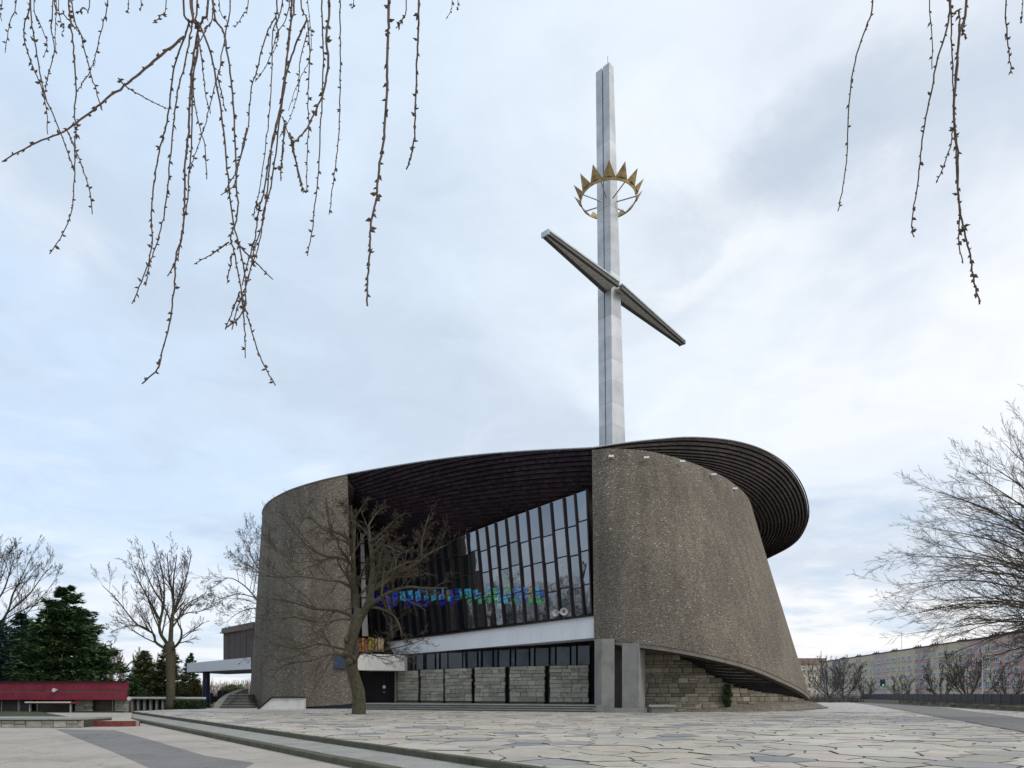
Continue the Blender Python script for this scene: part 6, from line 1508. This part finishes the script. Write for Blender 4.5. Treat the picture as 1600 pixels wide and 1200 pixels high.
# twig paths in photo pixels (x, y, ...), their distance and thickness
def z1(*p): return [(x / 4, y / 4) for x, y in p]
def zb(*p): return [(x / 2.858, y / 2.858) for x, y in p]
def z2(*p): return [(200 + x / 3.75, y / 3.75) for x, y in p]
def z3(*p): return [(380 + x / 4, y / 4) for x, y in p]
def z4(*p): return [(1280 + x / 2.5, y / 2.5) for x, y in p]
def z5(*p): return [(200 + x / 2.857, 200 + y / 2.857) for x, y in p]
TW = [
 (z1((100, 0), (60, 140), (30, 330)), 5.6, 1.0), (z1((10, -20), (0, 60), (8, 130)), 5.4, .8),
 (z1((185, 0), (160, 120), (150, 240), (200, 400), (250, 520), (285, 650), (300, 840)), 5.2, 1.1), (z1((190, 0), (215, 240), (250, 450), (290, 620), (375, 820), (440, 1000), (462, 1070)), 5.0, 1.2),
 (z1((210, 0), (250, 150), (295, 270), (270, 360)), 5.3, .8), (z1((330, 0), (320, 180), (340, 300), (300, 470), (282, 560)), 5.2, 1.0), (z1((350, 0), (345, 180), (345, 310)), 5.4, .8),
 (z1((430, 0), (440, 120), (460, 300), (475, 540), (465, 720), (480, 780)) + [(118, 210), (117, 240), (115, 290), (112, 330), (98, 365), (78, 397)], 4.9, 1.2),
 (z1((450, 20), (510, 230), (560, 440), (600, 560), (635, 690)), 5.1, 1.1), (z1((670, 0), (640, 150), (600, 330), (570, 430), (520, 510), (485, 570)), 5.5, .9),
 (z1((340, 0), (400, 90), (460, 160), (540, 260)), 5.0, 1.0), (z1((370, 60), (400, 150), (385, 220)), 5.1, .7), (z1((1150, 230), (1000, 350), (850, 480), (700, 590), (540, 720), (400, 820), (210, 900), (10, 1010)), 4.3, 1.35),
 (z1((740, 490), (790, 540), (920, 620), (1050, 680)), 4.6, .7), (z1((420, 820), (470, 930), (520, 1060), (560, 1200)) + [(145, 335)], 4.8, .9),
 (z1((800, 0), (800, 80)), 5.2, .8), (z1((880, 0), (870, 55)), 5.2, .9), (z1((560, 0), (520, 50), (480, 85)), 5.3, 1.0),
 (z1((1040, 0), (1000, 100), (955, 145)), 5.2, .9), (z1((1550, 0), (1520, 90), (1470, 175)), 5.4, .9),
 (z1((1145, 0), (1180, 140), (1140, 260), (1085, 440), (1060, 650), (1030, 820), (990, 960), (960, 1180)) + [(236, 340), (238, 370), (235, 400), (225, 430), (206, 475)], 4.8, 1.4),
 (z1((1230, 0), (1200, 160), (1170, 330), (1115, 560), (1090, 740), (1070, 930), (1045, 1180)) + [(255, 340), (243, 385), (233, 415), (228, 445)], 4.9, 1.3),
 (z1((1300, 0), (1260, 120), (1210, 330), (1190, 560), (1180, 800), (1160, 1000), (1155, 1200)) + [(288, 330), (284, 370), (275, 400), (272, 450), (266, 500), (253, 550), (247, 575), (222, 600)], 4.6, 1.6),
 (z1((1200, 0), (1230, 150), (1240, 300), (1205, 500), (1200, 760), (1190, 1000), (1180, 1100)) + [(293, 310), (285, 360), (278, 400), (262, 432)], 4.8, 1.3),
 (z1((1330, 40), (1300, 160), (1250, 260), (1215, 400), (1215, 620), (1240, 760), (1280, 920), (1292, 1120)), 5.0, 1.0), (z1((1250, 280), (1270, 450), (1285, 600), (1320, 715)), 5.1, .7),
 (z1((1190, 0), (1260, 180), (1320, 350), (1360, 560), (1395, 800), (1420, 1050), (1435, 1200)) + [(362, 330), (370, 370), (376, 395), (383, 430), (384, 460), (382, 480), (370, 500), (352, 513)], 4.6, 1.3),
 (z1((1330, 0), (1395, 200), (1440, 450), (1460, 680), (1470, 900), (1480, 1180)) + [(372, 320), (368, 350), (360, 370), (366, 395), (373, 430), (378, 460), (383, 480), (388, 500), (400, 540), (415, 575), (430, 602)], 4.7, 1.2),
 (z1((1440, 0), (1410, 200), (1370, 430), (1330, 590), (1280, 790), (1220, 960), (1190, 1050)), 5.2, 1.0), (z1((1360, 480), (1390, 600), (1405, 700)), 5.1, .7),
 (z1((1370, 20), (1420, 140), (1390, 300)), 5.3, .7),
 (z3((210, 0), (205, 90), (140, 230), (90, 420), (50, 550), (30, 770), (0, 930)) + [(372, 260), (365, 290), (345, 305)], 5.2, 1.1), (z3((290, 20), (210, 220), (150, 400), (75, 510)), 5.4, .9),
 (z3((245, 0), (185, 200), (180, 420), (165, 680), (145, 880), (100, 1200)) + [(400, 320), (395, 340)], 5.3, .9), (z3((305, 0), (280, 260), (260, 500), (215, 760), (160, 1000), (130, 1200)) + [(404, 330), (398, 370), (390, 400), (378, 445)], 4.9, 1.4),
 (z3((320, 0), (300, 130), (265, 440), (230, 680), (180, 900), (150, 1200)) + [(416, 310), (410, 350), (397, 390), (390, 430), (375, 470), (362, 515)], 5.0, 1.3), (z3((400, 120), (320, 300), (270, 470), (240, 660), (195, 1000), (165, 1200)) + [(412, 330), (405, 380), (390, 425), (388, 440)], 5.1, 1.1),
 (z3((360, 0), (400, 120), (415, 350), (405, 600), (410, 760), (400, 1000), (395, 1200)) , 5.2, 1.0), (z3((405, 0), (425, 220), (410, 380), (350, 500), (280, 690)), 5.5, .6), (z3((400, 200), (355, 380), (345, 560), (300, 720), (230, 860)), 5.5, .6),
 (z3((490, 0), (500, 320), (495, 600), (480, 850), (465, 1150)) + [(491, 330), (488, 360), (480, 400)], 5.0, 1.1), (z3((540, 0), (520, 200), (530, 400), (500, 580), (440, 720), (400, 800), (340, 870), (300, 905)), 4.6, 1.8),
 (z3((300, 890), (330, 1020), (370, 1180)) + [(480, 298)], 5.0, .9), (z3((245, 730), (300, 890)), 5.1, .7), (z3((255, 780), (245, 950), (235, 1130)), 5.3, .7),
 (z3((605, 0), (608, 300), (605, 600), (598, 820), (580, 1010), (555, 1200)) + [(515, 335)], 5.2, 1.0), (z3((910, 0), (905, 220), (900, 450), (895, 640), (880, 850), (850, 1060), (835, 1200)) + [(588, 310), (580, 350), (578, 390), (575, 430), (574, 478)], 4.2, 1.8),
 (z3((1018, 0), (1000, 110), (955, 175)), 5.0, 1.0), (z3((1095, 0), (1095, 200), (1085, 400), (1078, 620), (1070, 850), (1050, 970), (1020, 1060)), 4.5, 1.5), (z3((1310, 0), (1268, 120)), 5.6, .7), (z3((1345, 0), (1335, 50)), 5.6, .6), (z3((690, 0), (672, 28)), 5.6, .7),
 (z3((205, 100), (215, 240), (190, 330)), 5.4, .7), (z5((450, 510), (380, 560), (295, 608)), 4.8, .9), (z5((478, 505), (560, 590), (645, 675)), 4.8, .9), (z5((465, 560), (450, 640), (442, 695)), 4.9, .8), (z5((500, 730), (470, 810), (433, 900)), 4.9, .8), (z5((505, 730), (520, 880), (524, 1028)), 4.8, .9),
 (z5((530, 0), (490, 170), (430, 290)), 5.1, .9), (z5((700, 0), (690, 120), (680, 235)), 5.2, .8), (z5((720, 20), (745, 120), (782, 290)), 5.2, .9),
 (z4((210, 0), (185, 100), (140, 240), (115, 420), (110, 580), (95, 720), (72, 825)), 5.2, 1.2), (z4((432, 0), (440, 120), (442, 270)), 5.0, 1.0), (z4((510, 30), (460, 240), (430, 400), (400, 560), (385, 720), (362, 860), (370, 928)), 4.9, 1.4),
 (z4((515, 40), (520, 200), (522, 320), (525, 480), (515, 560), (485, 650), (460, 710)), 4.9, 1.2), (z4((575, 0), (550, 120), (535, 300), (525, 440), (540, 600), (545, 780), (565, 900), (590, 1000), (605, 1100), (628, 1188)), 4.5, 1.9),
 (z4((508, 0), (545, 45), (545, 160), (530, 340), (530, 520), (540, 700), (548, 850), (545, 950), (562, 1028)), 4.7, 1.4), (z4((728, 0), (735, 130), (742, 210), (752, 290)), 4.9, 1.3), (z4((793, 0), (790, 90)), 5.2, .9), (z4((568, 80), (560, 120), (575, 150)), 4.8, 1.0),
]
rw = random.Random(19); nbud = 0
for path, D, k in TW:
    x0, y0 = path[0]; p0 = P(x0, y0, D)
    ext = []
    D0 = D
    if y0 < 25:      # carry on upward out of the picture to the limb
        zlim = 9.2 - rw.random() * .2
        ext = [Vector((p0.x * 1.05 + rw.uniform(-.1, .1), p0.y + .2, zlim)), p0.lerp(Vector((p0.x * 1.05, p0.y + .2, zlim)), .45)]
    sl = rw.uniform(-.35, .35)
    pts = ext + [P(x, y, D + sl * i / len(path)) for i, (x, y) in enumerate(path)]
    n = max(8, int(len(pts) * 5)); q = [Vector(v) for v in cr([tuple(v) for v in pts], n)]
    # resample to about 3.5 cm and add the small kinks at each bud
    out_ = [q[0]]; 
    for i in range(len(q) - 1):
        m = max(1, int((q[i + 1] - q[i]).length / .045))
        for j in range(m): out_.append(q[i].lerp(q[i + 1], (j + 1) / m) + Vector((rw.gauss(0, .0022), rw.gauss(0, .0022), 0)))
    r0 = .0050 * k + .0012; m_ = MB(); N = len(out_)
    m_.tube(out_, [lerp(r0 * 1.15, r0 * .55, i / N) for i in range(N)], 4)
    tw = m_.build('hanging_twig', M['willow'], wil)
    bd_ = MB(); side = 1
    i = 1
    while i < N - 1:
        p = out_[i]
        if p.z < 7.6:
            t_ = (out_[i + 1] - out_[i - 1]).normalized(); a = rw.uniform(0, 2 * math.pi) if rw.random() < .4 else (0 if side > 0 else math.pi); side = -side
            s_ = Vector((math.cos(a), math.sin(a), 0)); s_ = (s_ - t_ * s_.dot(t_)).normalized()
            L_ = rw.uniform(.016, .040) * (0.7 + .3 * k); d = (s_ * rw.uniform(.35, 1.0) + t_ * rw.uniform(.4, 1.3) * rw.choice((1, 1, 1, -.3))).normalized()
            w_ = L_ * rw.uniform(.18, .30); b0_ = p - s_ * r0 * .3
            for rep in range(2 if rw.random() < .18 * k else 1):
                e1 = d.cross(Vector((.3, .8, .2))).normalized(); e2 = d.cross(e1)
                c_ = b0_ + d * L_ * .4
                bd_.add([b0_, c_ + e1 * w_, c_ + e2 * w_, c_ - e1 * w_, c_ - e2 * w_, b0_ + d * L_], [(0, 1, 2), (0, 2, 3), (0, 3, 4), (0, 4, 1), (5, 2, 1), (5, 3, 2), (5, 4, 3), (5, 1, 4)]); nbud += 1
                d = (d + Vector((rw.gauss(0, .5), rw.gauss(0, .5), rw.gauss(0, .5)))).normalized()
        i += rw.choice((1, 1, 1, 2, 2))
    if bd_.V: bd_.build('buds', M['bud'], tw, kind='stuff')

# bare park trees off to the left, mirrored in the glass wall
rg = random.Random(123); pk = MB(); prk = dict(n=[8, 6, 5], ratio=0.48, ang=(0.35, .95), up=.3, wob=.12, rmin=.03)
for k in range(11):
    c = Vector((-78 - rg.uniform(0, 16), 2 + k * 7 + rg.uniform(-2, 2), -.36)); h = rg.uniform(20, 26)
    pk.tube([c, c + Vector((0, 0, h * .3))], [.5, .4], 7)
    for q in range(7):
        a = q * .9 + rg.uniform(-.3, .3); d = Vector((math.cos(a) * .45, math.sin(a) * .45, 1)).normalized()
        grow(pk, c + Vector((0, 0, h * rg.uniform(.2, .32))), d, h * .66, .22, 0, prk, rg)
pk.build('park_wood', M['twig_far'], None, kind='stuff')
fo = MB()
for _ in range(9000):
    c = Vector((-74 + rg.gauss(0, 2.0), rg.uniform(0, 75), 0)); c.z = rg.uniform(-.3, 5.5 + 2 * math.sin(c.y * .5)); d = Vector((rg.gauss(0, 1), rg.gauss(0, 1), rg.gauss(0, 1))).normalized(); w_ = d.cross(Vector((.3, .5, 1))).normalized() * .25
    fo.add([c - w_, c + d * .6, c + w_], [(0, 1, 2)])
fo.build('park_undergrowth', M['hedge'], None, kind='stuff')
